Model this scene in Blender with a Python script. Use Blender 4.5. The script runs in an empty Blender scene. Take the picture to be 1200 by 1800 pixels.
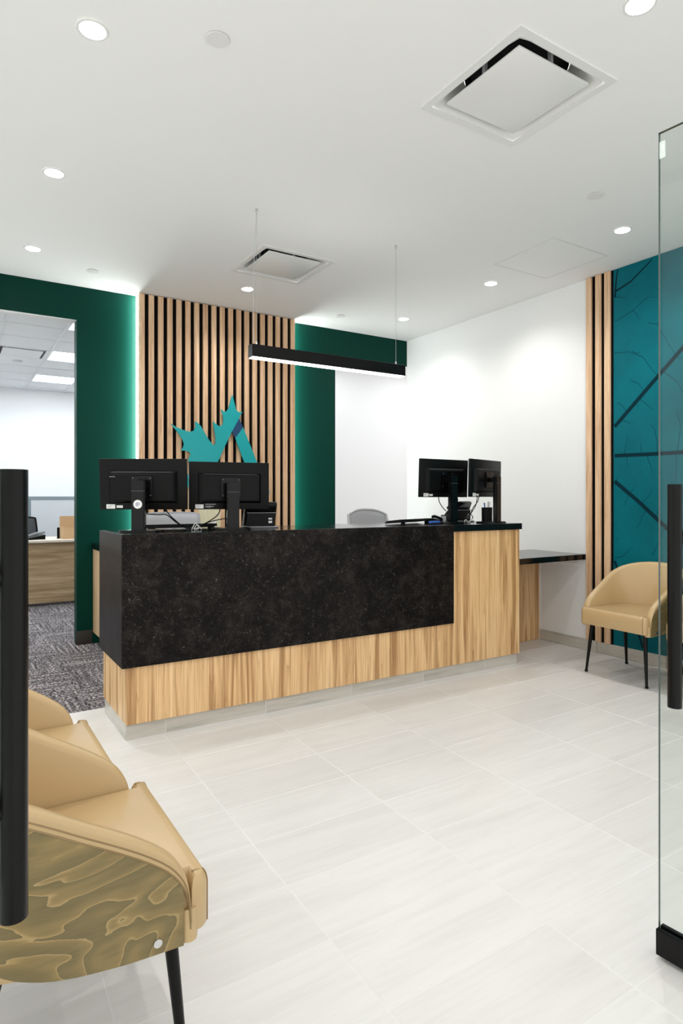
import bpy, bmesh, math, random
from mathutils import Vector, Matrix
R = math.radians
rng = random.Random(7)
S = bpy.context.scene
COL = S.collection

# ------------------------------------------------------------------ camera, world, exposure
EYE = 1.242
cam_d = bpy.data.cameras.new('camera'); cam = bpy.data.objects.new('camera', cam_d); COL.objects.link(cam)
cam.location = (0, 0, EYE)
cam.rotation_euler = (R(90), 0, -math.atan(690 / 1105.0))
cam_d.sensor_fit = 'VERTICAL'; cam_d.sensor_height = 36.0; cam_d.sensor_width = 24.0
cam_d.lens = 1105 * 36 / 1800.0
cam_d.shift_y = -23 / 1800.0
cam_d.clip_start = 0.02
S.camera = cam

W = bpy.data.worlds.new('world'); S.world = W; W.use_nodes = True
W.node_tree.nodes['Background'].inputs[0].default_value = (1.0, 0.985, 0.965, 1)
W.node_tree.nodes['Background'].inputs[1].default_value = 1.26
S.view_settings.view_transform = 'Standard'; S.view_settings.look = 'None'
S.view_settings.gamma = 1.0; S.view_settings.use_curve_mapping = False
S.view_settings.exposure = 0.17
DOWN_W = 29.0          # watts of one ceiling downlight
CH = 3.05              # ceiling height
XR = 4.455             # right wall
YB = 5.72              # back wall
XL = -0.22             # left wall

# ------------------------------------------------------------------ materials
MATS = {}
def nt(m): return m.node_tree.nodes, m.node_tree.links
def mat(name, col, rough=0.5, metal=0.0, spec=0.5, emit=None, estr=0.0, coat=0.0):
    if name in MATS: return MATS[name]
    m = bpy.data.materials.new(name); m.use_nodes = True
    b = m.node_tree.nodes['Principled BSDF']
    b.inputs['Base Color'].default_value = (*col, 1); b.inputs['Roughness'].default_value = rough
    b.inputs['Metallic'].default_value = metal; b.inputs['Specular IOR Level'].default_value = spec
    b.inputs['Coat Weight'].default_value = coat
    if emit:
        b.inputs['Emission Color'].default_value = (*emit, 1); b.inputs['Emission Strength'].default_value = estr
    MATS[name] = m
    return m
def ramp(n, stops, interp='LINEAR'):
    r = n.new('ShaderNodeValToRGB'); r.color_ramp.interpolation = interp
    e = r.color_ramp.elements
    while len(e) < len(stops): e.new(0.5)
    for el, (p, c) in zip(e, stops):
        el.position = p; el.color = (*c, 1) if len(c) == 3 else c
    return r
def coords(n, l, scale, rnd=0.0, rot=(0, 0, 0)):
    tc = n.new('ShaderNodeTexCoord'); mp = n.new('ShaderNodeMapping')
    mp.inputs['Scale'].default_value = scale; mp.inputs['Rotation'].default_value = rot
    l.new(tc.outputs['Object'], mp.inputs['Vector'])
    if rnd:
        oi = n.new('ShaderNodeObjectInfo'); mu = n.new('ShaderNodeMath'); mu.operation = 'MULTIPLY'
        mu.inputs[1].default_value = rnd; l.new(oi.outputs['Random'], mu.inputs[0])
        cb = n.new('ShaderNodeCombineXYZ')
        for k in range(3): l.new(mu.outputs[0], cb.inputs[k])
        l.new(cb.outputs[0], mp.inputs['Location'])
    return mp
def noise(n, l, vec, scale, detail=4, rough=0.5, dist=0.0):
    t = n.new('ShaderNodeTexNoise'); t.inputs['Scale'].default_value = scale; t.inputs['Detail'].default_value = detail
    t.inputs['Roughness'].default_value = rough; t.inputs['Distortion'].default_value = dist
    l.new(vec.outputs[0], t.inputs['Vector']); return t
def mix(n, l, fac, a, b, mode='MIX'):
    x = n.new('ShaderNodeMix'); x.data_type = 'RGBA'; x.blend_type = mode
    for sock, v in ((x.inputs['Factor'], fac), (x.inputs['A'], a), (x.inputs['B'], b)):
        if hasattr(v, 'node'): l.new(v, sock)
        elif isinstance(v, (int, float)): sock.default_value = v
        else: sock.default_value = (*v, 1)
    return x.outputs['Result']
def bump(n, l, m, h, strength, dist=0.002):
    b = n.new('ShaderNodeBump'); b.inputs['Strength'].default_value = strength; b.inputs['Distance'].default_value = dist
    l.new(h, b.inputs['Height']); l.new(b.outputs[0], n['Principled BSDF'].inputs['Normal'])

def wood(name, light, mid, dark, rough=0.45, scale=(14, 14, 0.9), rnd=7.0, tint=0.25, streak=(0.36, 0.5, 0.66), lines=True):
    m = mat(name, mid, rough); n, l = nt(m)
    mp = coords(n, l, scale, rnd)
    a = noise(n, l, mp, 1.0, 5, 0.55, 0.7)
    rp = ramp(n, [(streak[0], dark), (streak[1], mid), (streak[2], light)]); l.new(a.outputs['Fac'], rp.inputs[0])
    out = rp.outputs[0]
    mp2 = coords(n, l, tuple(s * 6 for s in scale), rnd)
    f = noise(n, l, mp2, 1.0, 3, 0.6)
    r2 = ramp(n, [(0.35, (0.72, 0.66, 0.6)), (0.6, (1, 1, 1))]); l.new(f.outputs['Fac'], r2.inputs[0])
    out = mix(n, l, 0.55, out, r2.outputs[0], 'MULTIPLY')
    if lines:
        # dark cathedral grain lines: contours of a stretched noise field
        mu = n.new('ShaderNodeMath'); mu.operation = 'MULTIPLY'; mu.inputs[1].default_value = 13.0
        mp3 = coords(n, l, tuple(s * 0.55 for s in scale), rnd)
        g = noise(n, l, mp3, 1.0, 2, 0.4, 0.3); l.new(g.outputs['Fac'], mu.inputs[0])
        fr = n.new('ShaderNodeMath'); fr.operation = 'FRACT'; l.new(mu.outputs[0], fr.inputs[0])
        r3 = ramp(n, [(0.0, (0.62, 0.5, 0.38)), (0.1, (0.85, 0.8, 0.74)), (0.35, (1, 1, 1)), (1.0, (1, 1, 1))]); l.new(fr.outputs[0], r3.inputs[0])
        out = mix(n, l, 0.6, out, r3.outputs[0], 'MULTIPLY')
    oi = n.new('ShaderNodeObjectInfo')
    r4 = ramp(n, [(0, (0.86, 0.8, 0.76)), (0.5, (1, 0.97, 0.95)), (1, (1.0, 1.0, 0.98))]); l.new(oi.outputs['Random'], r4.inputs[0])
    out = mix(n, l, tint * 2, out, r4.outputs[0], 'MULTIPLY')
    l.new(out, n['Principled BSDF'].inputs['Base Color'])
    bump(n, l, m, f.outputs['Fac'], 0.08)
    return m

M_ceil = mat('ceiling_paint', (0.90, 0.898, 0.89), 0.9, spec=0.1)
M_white = mat('white_wall_paint', (0.86, 0.862, 0.865), 0.75, spec=0.15)
n, l = nt(M_white); mp = coords(n, l, (60, 60, 60)); t = noise(n, l, mp, 1, 2); bump(n, l, M_white, t.outputs['Fac'], 0.03)
M_green = mat('green_wall_paint', (0.001, 0.036, 0.025), 0.42, spec=0.09)
n, l = nt(M_green); mp = coords(n, l, (90, 90, 90)); t = noise(n, l, mp, 1, 2); bump(n, l, M_green, t.outputs['Fac'], 0.04)
M_slat = wood('oak_slat', (0.87, 0.62, 0.41), (0.80, 0.54, 0.34), (0.62, 0.385, 0.22), 0.5, (30, 30, 1.3), 9.0, 0.3, lines=False)
M_desk = wood('desk_oak_laminate', (0.90, 0.63, 0.34), (0.80, 0.51, 0.25), (0.44, 0.235, 0.09), 0.42, (22, 22, 0.7), 0.0, 0.0)
M_cred = wood('pale_oak', (0.72, 0.53, 0.33), (0.64, 0.45, 0.26), (0.5, 0.33, 0.18), 0.45, (20, 20, 1.0), 0.0, 0.0, lines=False)
M_offwood = wood('office_desk_laminate', (0.56, 0.42, 0.26), (0.45, 0.32, 0.185), (0.30, 0.20, 0.11), 0.5, (0.8, 5, 16), 0.0, 0.0)
M_black = mat('matte_black_plastic', (0.0028, 0.0028, 0.003), 0.38, spec=0.16)
M_blackgl = mat('satin_black_plastic', (0.0032, 0.0032, 0.0034), 0.2, spec=0.25)
M_blackmet = mat('black_metal', (0.003, 0.0028, 0.0027), 0.3, spec=0.2)
M_backing = mat('black_felt', (0.0045, 0.0035, 0.0035), 0.9, spec=0.1)
M_steel = mat('steel_cable', (0.55, 0.55, 0.55), 0.3, metal=1.0)
M_chrome = mat('chrome', (0.7, 0.7, 0.7), 0.15, metal=1.0)
M_grey = mat('grey_plastic', (0.20, 0.21, 0.225), 0.4)
M_lgrey = mat('light_grey_plastic', (0.50, 0.51, 0.53), 0.45)
M_paper = mat('white_label', (0.85, 0.85, 0.84), 0.6)
M_ink = mat('label_print', (0.22, 0.22, 0.22), 0.6)
M_blue = mat('blue_print', (0.02, 0.06, 0.22), 0.5)
M_brightblue = mat('bright_blue_plastic', (0.02, 0.13, 0.55), 0.4)
M_cream = mat('cream_paper', (0.80, 0.76, 0.55), 0.7)
M_diff = mat('white_powder_coat', (0.80, 0.80, 0.79), 0.35, spec=0.4)
M_darkvoid = mat('dark_plenum', (0.012, 0.012, 0.012), 0.7)
M_logo = mat('teal_logo_acrylic', (0.0, 0.36, 0.385), 0.35)
M_navy = mat('navy_logo_acrylic', (0.006, 0.05, 0.145), 0.35)
M_lens = mat('downlight_lens', (1, 1, 1), 0.5, emit=(1, 0.985, 0.96), estr=30.0)
M_led = mat('led_strip_light', (1, 1, 1), 0.5, emit=(0.93, 1.0, 0.97), estr=42.0)
M_tube = mat('pendant_diffuser', (1, 1, 1), 0.5, emit=(1.0, 0.99, 0.98), estr=9.0)
M_up = mat('added_uplight_glow', (1, 1, 1), 0.5, emit=(1.0, 0.99, 0.98), estr=7.0)  # glow for the strip added on the pendant top to lift the ceiling
M_troffer = mat('troffer_lens', (1, 1, 1), 0.5, emit=(0.9, 0.96, 1.0), estr=17.0)
M_troffer2 = mat('corridor_troffer_lens', (1, 1, 1), 0.5, emit=(0.92, 0.97, 1.0), estr=5.5)
M_rubber = mat('dark_brown_rubber_base', (0.028, 0.022, 0.019), 0.55)
M_coun = mat('black_countertop', (0.004, 0.0035, 0.0035), 0.12, spec=0.4)
M_offtop = mat('pale_laminate_top', (0.70, 0.62, 0.52), 0.4)
M_part = mat('partition_fabric', (0.66, 0.69, 0.72), 0.8)
M_rail = mat('partition_rail', (0.24, 0.29, 0.32), 0.4)
M_card = mat('cardboard', (0.60, 0.40, 0.22), 0.8)
M_vein = mat('mural_vein_ink', (0.001, 0.024, 0.036), 0.5, spec=0.08)
M_veinf = mat('mural_fine_vein_ink', (0.001, 0.055, 0.074), 0.5, spec=0.08)
M_mesh = mat('grey_chair_mesh', (0.38, 0.39, 0.42), 0.8)
M_meshd = mat('charcoal_chair_mesh', (0.055, 0.06, 0.07), 0.8)
M_grout = mat('pale_grout', (0.75, 0.735, 0.715), 0.9)

# stone front
def stone(name, rough):
    m = mat(name, (0.012, 0.01, 0.01), rough, spec=0.10); n, l = nt(m)
    mp = coords(n, l, (1, 1, 1))
    a = noise(n, l, mp, 9, 8, 0.7, 0.6)
    r1 = ramp(n, [(0.34, (0.002, 0.0015, 0.0014)), (0.50, (0.006, 0.0046, 0.0042)), (0.68, (0.021, 0.0165, 0.015))]); l.new(a.outputs['Fac'], r1.inputs[0])
    b = noise(n, l, mp, 70, 4, 0.7, 1.5)
    r2 = ramp(n, [(0.58, (0, 0, 0)), (0.66, (0.05, 0.044, 0.038)), (0.76, (0.2, 0.18, 0.16))]); l.new(b.outputs['Fac'], r2.inputs[0])
    c = noise(n, l, mp, 22, 6, 0.6, 2.5)
    sub = n.new('ShaderNodeMath'); sub.operation = 'SUBTRACT'; sub.inputs[1].default_value = 0.5; l.new(c.outputs['Fac'], sub.inputs[0])
    ab = n.new('ShaderNodeMath'); ab.operation = 'ABSOLUTE'; l.new(sub.outputs[0], ab.inputs[0])
    r3 = ramp(n, [(0.0, (0.045, 0.04, 0.036)), (0.006, (0.012, 0.01, 0.01)), (0.016, (0, 0, 0))]); l.new(ab.outputs[0], r3.inputs[0])
    d = noise(n, l, mp, 6, 3); r4 = ramp(n, [(0.48, (0, 0, 0)), (0.62, (1, 1, 1))]); l.new(d.outputs['Fac'], r4.inputs[0])
    veins = mix(n, l, 1.0, r3.outputs[0], r4.outputs[0], 'MULTIPLY')
    o = mix(n, l, 1.0, r1.outputs[0], r2.outputs[0], 'ADD'); o = mix(n, l, 1.0, o, veins, 'ADD')
    l.new(o, n['Principled BSDF'].inputs['Base Color'])
    return m
M_stone = stone('dark_brown_stone', 0.33)

# floor tile: pale porcelain with faint streaks along x
def tile_mat(name, base, dark, sc=(0.9, 7, 7), amt=0.8):
    m = mat(name, base, 0.33, spec=0.4); n, l = nt(m)
    mp = coords(n, l, sc, 11.0); a = noise(n, l, mp, 1.6, 8, 0.68, 0.4)
    r1 = ramp(n, [(0.30, dark), (0.55, base), (1, base)]); l.new(a.outputs['Fac'], r1.inputs[0])
    mp2 = coords(n, l, (2.2, 50, 50), 5.0); b = noise(n, l, mp2, 1, 5, 0.65)
    r2 = ramp(n, [(0.30, (0.86, 0.85, 0.83)), (0.55, (1, 1, 1))]); l.new(b.outputs['Fac'], r2.inputs[0])
    o = mix(n, l, amt, r1.outputs[0], r2.outputs[0], 'MULTIPLY')
    oi = n.new('ShaderNodeObjectInfo'); r3 = ramp(n, [(0, (0.955, 0.95, 0.945)), (1, (1, 1, 1))]); l.new(oi.outputs['Random'], r3.inputs[0])
    o = mix(n, l, 1.0, o, r3.outputs[0], 'MULTIPLY')
    l.new(o, n['Principled BSDF'].inputs['Base Color'])
    return m
M_tile = tile_mat('pale_porcelain_tile', (0.755, 0.738, 0.722), (0.695, 0.678, 0.662), amt=0.3)
M_plinth = tile_mat('plinth_porcelain_tile', (0.60, 0.565, 0.51), (0.44, 0.42, 0.375), (1.4, 1.4, 22))

# carpet tiles
def carpet(name, sc):
    m = mat(name, (0.06, 0.055, 0.06), 0.95, spec=0.05); n, l = nt(m)
    mp = coords(n, l, (1, 1, 1), 0.0); g = noise(n, l, mp, 62, 3, 0.9)
    r1 = ramp(n, [(0.40, (0.008, 0.007, 0.009)), (0.5, (0.13, 0.12, 0.125)), (0.60, (0.60, 0.56, 0.56))]); l.new(g.outputs['Fac'], r1.inputs[0])
    mp2 = coords(n, l, sc, 13.0); b = noise(n, l, mp2, 1, 3, 0.6)
    r2 = ramp(n, [(0.34, (0.38, 0.37, 0.38)), (0.5, (0.8, 0.79, 0.81)), (0.68, (1.6, 1.56, 1.56))]); l.new(b.outputs['Fac'], r2.inputs[0])
    o = mix(n, l, 1.0, r1.outputs[0], r2.outputs[0], 'MULTIPLY')
    l.new(o, n['Principled BSDF'].inputs['Base Color']); bump(n, l, m, g.outputs['Fac'], 0.5, 0.004)
    return m
M_carp = carpet('charcoal_loop_carpet', (42, 2.2, 1)); M_carp2 = carpet('charcoal_loop_carpet_turned', (2.2, 42, 1))

# leather
M_leath = mat('tan_leather', (0.54, 0.38, 0.195), 0.32, spec=0.5)
n, l = nt(M_leath); mp = coords(n, l, (1, 1, 1)); t = noise(n, l, mp, 420, 3); bump(n, l, M_leath, t.outputs['Fac'], 0.12, 0.001)
M_pipe = mat('tan_piping', (0.30, 0.20, 0.095), 0.5)

# plywood veneer with contour figure
M_ven = mat('olive_plywood_veneer', (0.25, 0.18, 0.08), 0.42, spec=0.4); n, l = nt(M_ven)
mp = coords(n, l, (2.2, 2.2, 4.6), 3.0); a = noise(n, l, mp, 1.15, 3.2, 0.45, 0.5)
mu = n.new('ShaderNodeMath'); mu.operation = 'MULTIPLY'; mu.inputs[1].default_value = 13.0; l.new(a.outputs['Fac'], mu.inputs[0])
mpj = coords(n, l, (40, 40, 150)); j = noise(n, l, mpj, 1, 2)
ad = n.new('ShaderNodeMath'); ad.operation = 'MULTIPLY_ADD'; ad.inputs[1].default_value = 0.14; l.new(j.outputs['Fac'], ad.inputs[0]); l.new(mu.outputs[0], ad.inputs[2])
fr = n.new('ShaderNodeMath'); fr.operation = 'FRACT'; l.new(ad.outputs[0], fr.inputs[0])
r1 = ramp(n, [(0.0, (0.47, 0.34, 0.165)), (0.035, (0.40, 0.28, 0.125)), (0.13, (0.285, 0.205, 0.085)), (0.65, (0.205, 0.158, 0.07)), (1.0, (0.185, 0.146, 0.066))]); l.new(fr.outputs[0], r1.inputs[0])
mp2 = coords(n, l, (14, 14, 160)); b = noise(n, l, mp2, 1, 2); r2 = ramp(n, [(0.3, (0.86, 0.85, 0.82)), (0.7, (1, 1, 1))]); l.new(b.outputs['Fac'], r2.inputs[0])
l.new(mix(n, l, 0.8, r1.outputs[0], r2.outputs[0], 'MULTIPLY'), n['Principled BSDF'].inputs['Base Color'])

# teal mural print
M_mural = mat('teal_mural_print', (0.0, 0.16, 0.19), 0.4, spec=0.12); n, l = nt(M_mural)
mp = coords(n, l, (1, 1, 1)); a = noise(n, l, mp, 1.3, 6, 0.6)
r1 = ramp(n, [(0.3, (0.0006, 0.105, 0.135)), (0.7, (0.001, 0.17, 0.215))]); l.new(a.outputs['Fac'], r1.inputs[0])
b = noise(n, l, mp, 9, 5, 0.7); r2 = ramp(n, [(0.24, (0.55, 0.6, 0.62)), (0.36, (1, 1, 1))]); l.new(b.outputs['Fac'], r2.inputs[0])
l.new(mix(n, l, 1.0, r1.outputs[0], r2.outputs[0], 'MULTIPLY'), n['Principled BSDF'].inputs['Base Color'])

# door glass: clear, faintly green, mirror reflection by Fresnel
M_glass = bpy.data.materials.new('door_glass'); M_glass.use_nodes = True; n, l = nt(M_glass)
n.remove(n['Principled BSDF'])
tr = n.new('ShaderNodeBsdfTransparent'); tr.inputs[0].default_value = (0.945, 0.968, 0.955, 1)
gl = n.new('ShaderNodeBsdfGlossy'); gl.inputs['Roughness'].default_value = 0.0
lw = n.new('ShaderNodeLayerWeight'); pw = n.new('ShaderNodeMath'); pw.operation = 'POWER'; pw.inputs[1].default_value = 5.0; l.new(lw.outputs['Facing'], pw.inputs[0])
fz = n.new('ShaderNodeMath'); fz.operation = 'MULTIPLY_ADD'; fz.inputs[1].default_value = 0.96; fz.inputs[2].default_value = 0.022; l.new(pw.outputs[0], fz.inputs[0])
ms = n.new('ShaderNodeMixShader'); l.new(fz.outputs[0], ms.inputs[0]); l.new(tr.outputs[0], ms.inputs[1]); l.new(gl.outputs[0], ms.inputs[2])
l.new(ms.outputs[0], n['Material Output'].inputs[0])
M_gedge = mat('glass_edge', (0.02, 0.05, 0.045), 0.08, spec=0.8)
M_clip = mat('clear_bumper', (0.75, 0.82, 0.78), 0.2)

# ------------------------------------------------------------------ mesh helpers
def link(o, parent=None):
    COL.objects.link(o)
    if parent is not None: o.parent = parent
    return o
def tag(o, label, cat=None, group=None):
    o['label'] = label
    if cat: o['category'] = cat
    if group: o['group'] = group
    return o
def struct(o): o['kind'] = 'structure'; return o
def thing(name, label, cat, loc=(0, 0, 0), rz=0.0, group=None):
    o = bpy.data.objects.new(name, None); COL.objects.link(o); o.empty_display_size = 0.05
    o.location = loc; o.rotation_euler = (0, 0, rz)
    return tag(o, label, cat, group)
def finish(name, bm, m, parent=None, smooth=None, world=True, bevel=0.0, seg=2):
    """one mesh object; world=True: mesh is in world coordinates and the (unrotated) parent only carries it"""
    bmesh.ops.recalc_face_normals(bm, faces=bm.faces[:])
    me = bpy.data.meshes.new(name); bm.to_mesh(me); bm.free()
    for x in (m if isinstance(m, (list, tuple)) else [m]): me.materials.append(x)
    if smooth is not None:
        me.shade_smooth(); me.set_sharp_from_angle(angle=R(smooth))
    o = link(bpy.data.objects.new(name, me), parent)
    if parent is not None and world:
        p = Vector((0, 0, 0)); q = parent
        while q is not None: p += q.location; q = q.parent
        o.matrix_parent_inverse = Matrix.Translation(-p)
    return o
def bbox(bm, x0, x1, y0, y1, z0, z1, bevel=0.0, seg=2, mi=0):
    vs = [bm.verts.new(p) for p in ((x0,y0,z0),(x1,y0,z0),(x1,y1,z0),(x0,y1,z0),(x0,y0,z1),(x1,y0,z1),(x1,y1,z1),(x0,y1,z1))]
    fs = [bm.faces.new([vs[i] for i in q]) for q in ((3,2,1,0),(4,5,6,7),(0,1,5,4),(1,2,6,5),(2,3,7,6),(3,0,4,7))]
    for f in fs: f.material_index = mi
    if bevel > 0:
        es = {e for f in fs for e in f.edges}
        bmesh.ops.bevel(bm, geom=list(es), offset=bevel, segments=seg, affect='EDGES', profile=0.5)
    return fs
def box(name, x0, x1, y0, y1, z0, z1, m, parent=None, bevel=0.0, seg=2, world=True):
    bm = bmesh.new(); bbox(bm, x0, x1, y0, y1, z0, z1, bevel, seg)
    return finish(name, bm, m, parent, 40 if bevel else None, world)
def tube(bm, pts, r, k=10, cap=True):
    """swept tube; r a number or one per point"""
    pts = [Vector(p) for p in pts]; N = len(pts); rings = []
    up = None
    for i, p in enumerate(pts):
        d = (pts[min(i+1, N-1)] - pts[max(i-1, 0)]).normalized()
        if up is None:
            up = Vector((0, 0, 1)) if abs(d.z) < 0.9 else Vector((1, 0, 0))
        s = d.cross(up).normalized(); up = s.cross(d).normalized()
        rr = r[i] if isinstance(r, (list, tuple)) else r
        rings.append([bm.verts.new(p + (s*math.cos(2*math.pi*j/k) + up*math.sin(2*math.pi*j/k))*rr) for j in range(k)])
    for a, b in zip(rings, rings[1:]):
        for j in range(k): bm.faces.new((a[j], a[(j+1)%k], b[(j+1)%k], b[j]))
    if cap: bm.faces.new(rings[0][::-1]); bm.faces.new(rings[-1])
def tubeobj(name, pts, r, m, parent=None, k=10, world=True):
    bm = bmesh.new(); tube(bm, pts, r, k); return finish(name, bm, m, parent, 40, world)
def lathe(bm, prof, c=(0,0,0), k=32, closed_ends=True):
    rings = []
    for r, z in prof:
        rings.append([bm.verts.new((c[0]+r*math.cos(2*math.pi*j/k), c[1]+r*math.sin(2*math.pi*j/k), c[2]+z)) for j in range(k)])
    for a, b in zip(rings, rings[1:]):
        for j in range(k): bm.faces.new((a[j], a[(j+1)%k], b[(j+1)%k], b[j]))
    if closed_ends:
        bm.faces.new(rings[0][::-1]); bm.faces.new(rings[-1])
def bez(p, n=14):
    """Catmull-Rom through the points"""
    P = [Vector(q) for q in p]; P = [P[0]*2-P[1]] + P + [P[-1]*2-P[-2]]; out = []
    for i in range(1, len(P)-2):
        for k in range(n):
            t = k/n; a, b, c, d = P[i-1:i+3]
            out.append(0.5*((2*b)+(c-a)*t+(2*a-5*b+4*c-d)*t*t+(3*b-a-3*c+d)*t**3))
    out.append(P[-2]); return out
def poly_prism(bm, pts, axis, a0, a1):
    """pts 2-D polygon; axis 'y' extrudes (x,z) polygon from y=a0..a1; 'z' extrudes (x,y)"""
    def v(p, a): return (p[0], a, p[1]) if axis == 'y' else (p[0], p[1], a)
    A = [bm.verts.new(v(p, a0)) for p in pts]; B = [bm.verts.new(v(p, a1)) for p in pts]
    bm.faces.new(A); bm.faces.new(B[::-1]); k = len(pts)
    for i in range(k): bm.faces.new((A[i], B[i], B[(i+1)%k], A[(i+1)%k]))
def copy_tree(o, parent=None):
    c = o.copy(); COL.objects.link(c); c.parent = parent
    for ch in list(o.children): copy_tree(ch, c)
    return c
def rect_outline(w, h, r, k=6):
    o = []
    for cx, cy, a0 in ((w/2-r, h/2-r, 0), (-w/2+r, h/2-r, 90), (-w/2+r, -h/2+r, 180), (w/2-r, -h/2+r, 270)):
        for i in range(k+1):
            a = R(a0 + 90*i/k); o.append((cx+r*math.cos(a), cy+r*math.sin(a)))
    return o

# ------------------------------------------------------------------ room shell
# floor: grout bed with porcelain tiles laid in it, carpet beyond
YC = 3.92
floor = struct(box('floor', XL, XR, -0.6, YC, -0.06, -0.0008, M_grout))
floor['label'] = 'pale porcelain tiled floor of the reception area'
th = R(0.8); cx0, cy0 = 0.935, 2.37; PX, PY, G = 0.5805, 0.2835, 0.0022
ux = Vector((math.cos(th), math.sin(th))); uy = Vector((-math.sin(th), math.cos(th)))
uy = Vector((0.026, 1.0)).normalized()
def clip(poly, f):
    out = []
    for i, p in enumerate(poly):
        q = poly[(i+1) % len(poly)]; a, b = f(p), f(q)
        if a >= 0: out.append(p)
        if (a >= 0) != (b >= 0): out.append(p + (q-p)*(a/(a-b)))
    return out
tile_mesh = None
for i in range(-3, 8):
    for j in range(-11, 7):
        c = Vector((cx0, cy0)) + ux*PX*(i+0.5) + uy*PY*(j+0.5)
        hx, hy = PX/2-G, PY/2-G
        full = [c-ux*hx-uy*hy, c+ux*hx-uy*hy, c+ux*hx+uy*hy, c-ux*hx+uy*hy]
        p = full
        for f in (lambda v: v.x-XL, lambda v: XR-v.x, lambda v: v.y+0.6, lambda v: YC-v.y):
            if p: p = clip(p, f)
        if len(p) < 3: continue
        ar = abs(sum(p[k].x*p[(k+1)%len(p)].y-p[(k+1)%len(p)].x*p[k].y for k in range(len(p))))/2
        if ar < 0.002: continue
        if c.x > 0.85 and c.x < 3.5 and c.y > 3.55: continue        # under the desk
        whole = len(p) == 4 and all((a-b).length < 1e-6 for a, b in zip(p, full))
        if whole and tile_mesh:
            me = tile_mesh
        else:
            bm = bmesh.new(); q = [v-c for v in p]
            poly_prism(bm, [(v.x, v.y) for v in q], 'z', -0.006, 0.0)
            if whole: bmesh.ops.bevel(bm, geom=[e for e in bm.edges if all(v.co.z > -1e-6 for v in e.verts)], offset=0.0012, segments=1, affect='EDGES')
            bmesh.ops.recalc_face_normals(bm, faces=bm.faces[:])
            me = bpy.data.meshes.new('tile'); bm.to_mesh(me); bm.free(); me.materials.append(M_tile)
            if whole: tile_mesh = me
        o = link(bpy.data.objects.new('tile', me), floor); o.location = (c.x, c.y, 0)
carpet_floor = struct(box('floor_carpet', -0.9, 7.2, YC, 11.6, -0.06, -0.004, M_meshd))
carpet_floor['label'] = 'charcoal carpet tile floor beyond the porcelain tiles'
for i in range(0, 7):
    for j in range(0, 15):
        x0, y0 = -0.9 + i*0.5 + 0.13, YC + j*0.5
        if x0 > 2.4 or y0 > 11.1 : continue
        key = (i+j) % 2
        nm = 'carpet_mesh_%d' % key
        me = bpy.data.meshes.get(nm)
        if me is None:
            bm = bmesh.new(); bbox(bm, 0.0005, 0.4995, 0.0005, 0.4995, -0.004, 0.0)
            me = bpy.data.meshes.new(nm); bm.to_mesh(me); bm.free(); me.materials.append((M_carp, M_carp2)[key])
        o = link(bpy.data.objects.new('carpet_tile', me), carpet_floor); o.location = (x0, y0, 0)

# ceiling with two square openings for the diffusers
DIF = [(2.146, 1.968), (2.194, 4.382)]; DH = 0.285
bm = bmesh.new()
xs = [XL-0.1, XR+0.1]; ys = [-0.6, YB+0.115]
def crect(x0, x1, y0, y1): bbox(bm, x0, x1, y0, y1, CH, CH+0.02)
(ax, ay), (bx_, by) = DIF
crect(xs[0], xs[1], ys[0], ay-DH); crect(xs[0], ax-DH, ay-DH, ay+DH); crect(ax+DH, xs[1], ay-DH, ay+DH)
crect(xs[0], xs[1], ay+DH, by-DH); crect(xs[0], bx_-DH, by-DH, by+DH); crect(bx_+DH, xs[1], by-DH, by+DH); crect(xs[0], xs[1], by+DH, ys[1])
ceiling = struct(finish('ceiling', bm, M_ceil)); ceiling['label'] = 'smooth white plasterboard ceiling of the reception'

# back wall: green, with an opening at the left and one at the right
OZ = 2.762; JX = 0.920; RX = 3.493
bm = bmesh.new()
bbox(bm, JX, RX, YB, YB+0.115, 0, CH); bbox(bm, XL-0.7, JX, YB, YB+0.115, OZ, CH); bbox(bm, RX, XR+0.15, YB, YB+0.115, OZ-0.004, CH)
wall_back = struct(finish('wall_back', bm, M_green)); wall_back['label'] = 'deep green painted back wall with two openings'
o = struct(box('trim_1', XL-0.7, JX, YB+0.001, YB+0.114, OZ-0.003, OZ, M_white)); o['label'] = 'white soffit lining of the left opening'
o = struct(box('trim_2', RX, XR+0.15, YB+0.001, YB+0.114, OZ-0.007, OZ-0.004, M_white)); o['label'] = 'white soffit lining of the right opening'
o = struct(box('baseboard_back', JX-0.006, 1.046, YB-0.008, YB, 0.0, 0.118, M_rubber, bevel=0.002)); o['label'] = 'dark rubber baseboard on the green wall'
o = struct(box('wall_right', XR, XR+0.15, -0.6, YB-0.001, 0, CH, M_white)); o['label'] = 'white painted right wall'
wl = struct(box('wall_left', XL-0.06, XL-0.01, -0.6, YB, 0, 0.06, M_blackmet)); wl['label'] = 'floor track of the unseen glazing added at left for light'  # unseen left side, made of glass so world light evens out the ceiling
o = struct(box('trim_3', XL-0.06, XL-0.01, -0.6, YB, CH-0.05, CH, M_blackmet)); o['label'] = 'head track of the unseen glazing added at left for light'
for k in range(5):
    w_ = struct(box('added_window_%d' % (k+1), XL-0.040, XL-0.028, -0.6+k*1.264+0.003, -0.6+(k+1)*1.264-0.003, 0.06, CH-0.05, M_glass)); w_['label'] = 'unseen glass pane added at left to let fill light in'  # invented panes, out of view, admit world light from the left
# tile baseboard along the right wall
bb = struct(box('baseboard_right', XR-0.003, XR-0.0005, 0.0, 3.80, 0, 0.090, M_grout)); bb['label'] = 'porcelain tile baseboard under the right wall'
y = 3.80
for k in range(7):
    y0 = max(0.0, y-0.58)
    box('baseboard_tile', XR-0.012, XR-0.003, y0+0.0015, y-0.0015, 0.002, 0.090, M_plinth, bb, 0.0015, 1); y = y0
    if y <= 0: break

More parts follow.
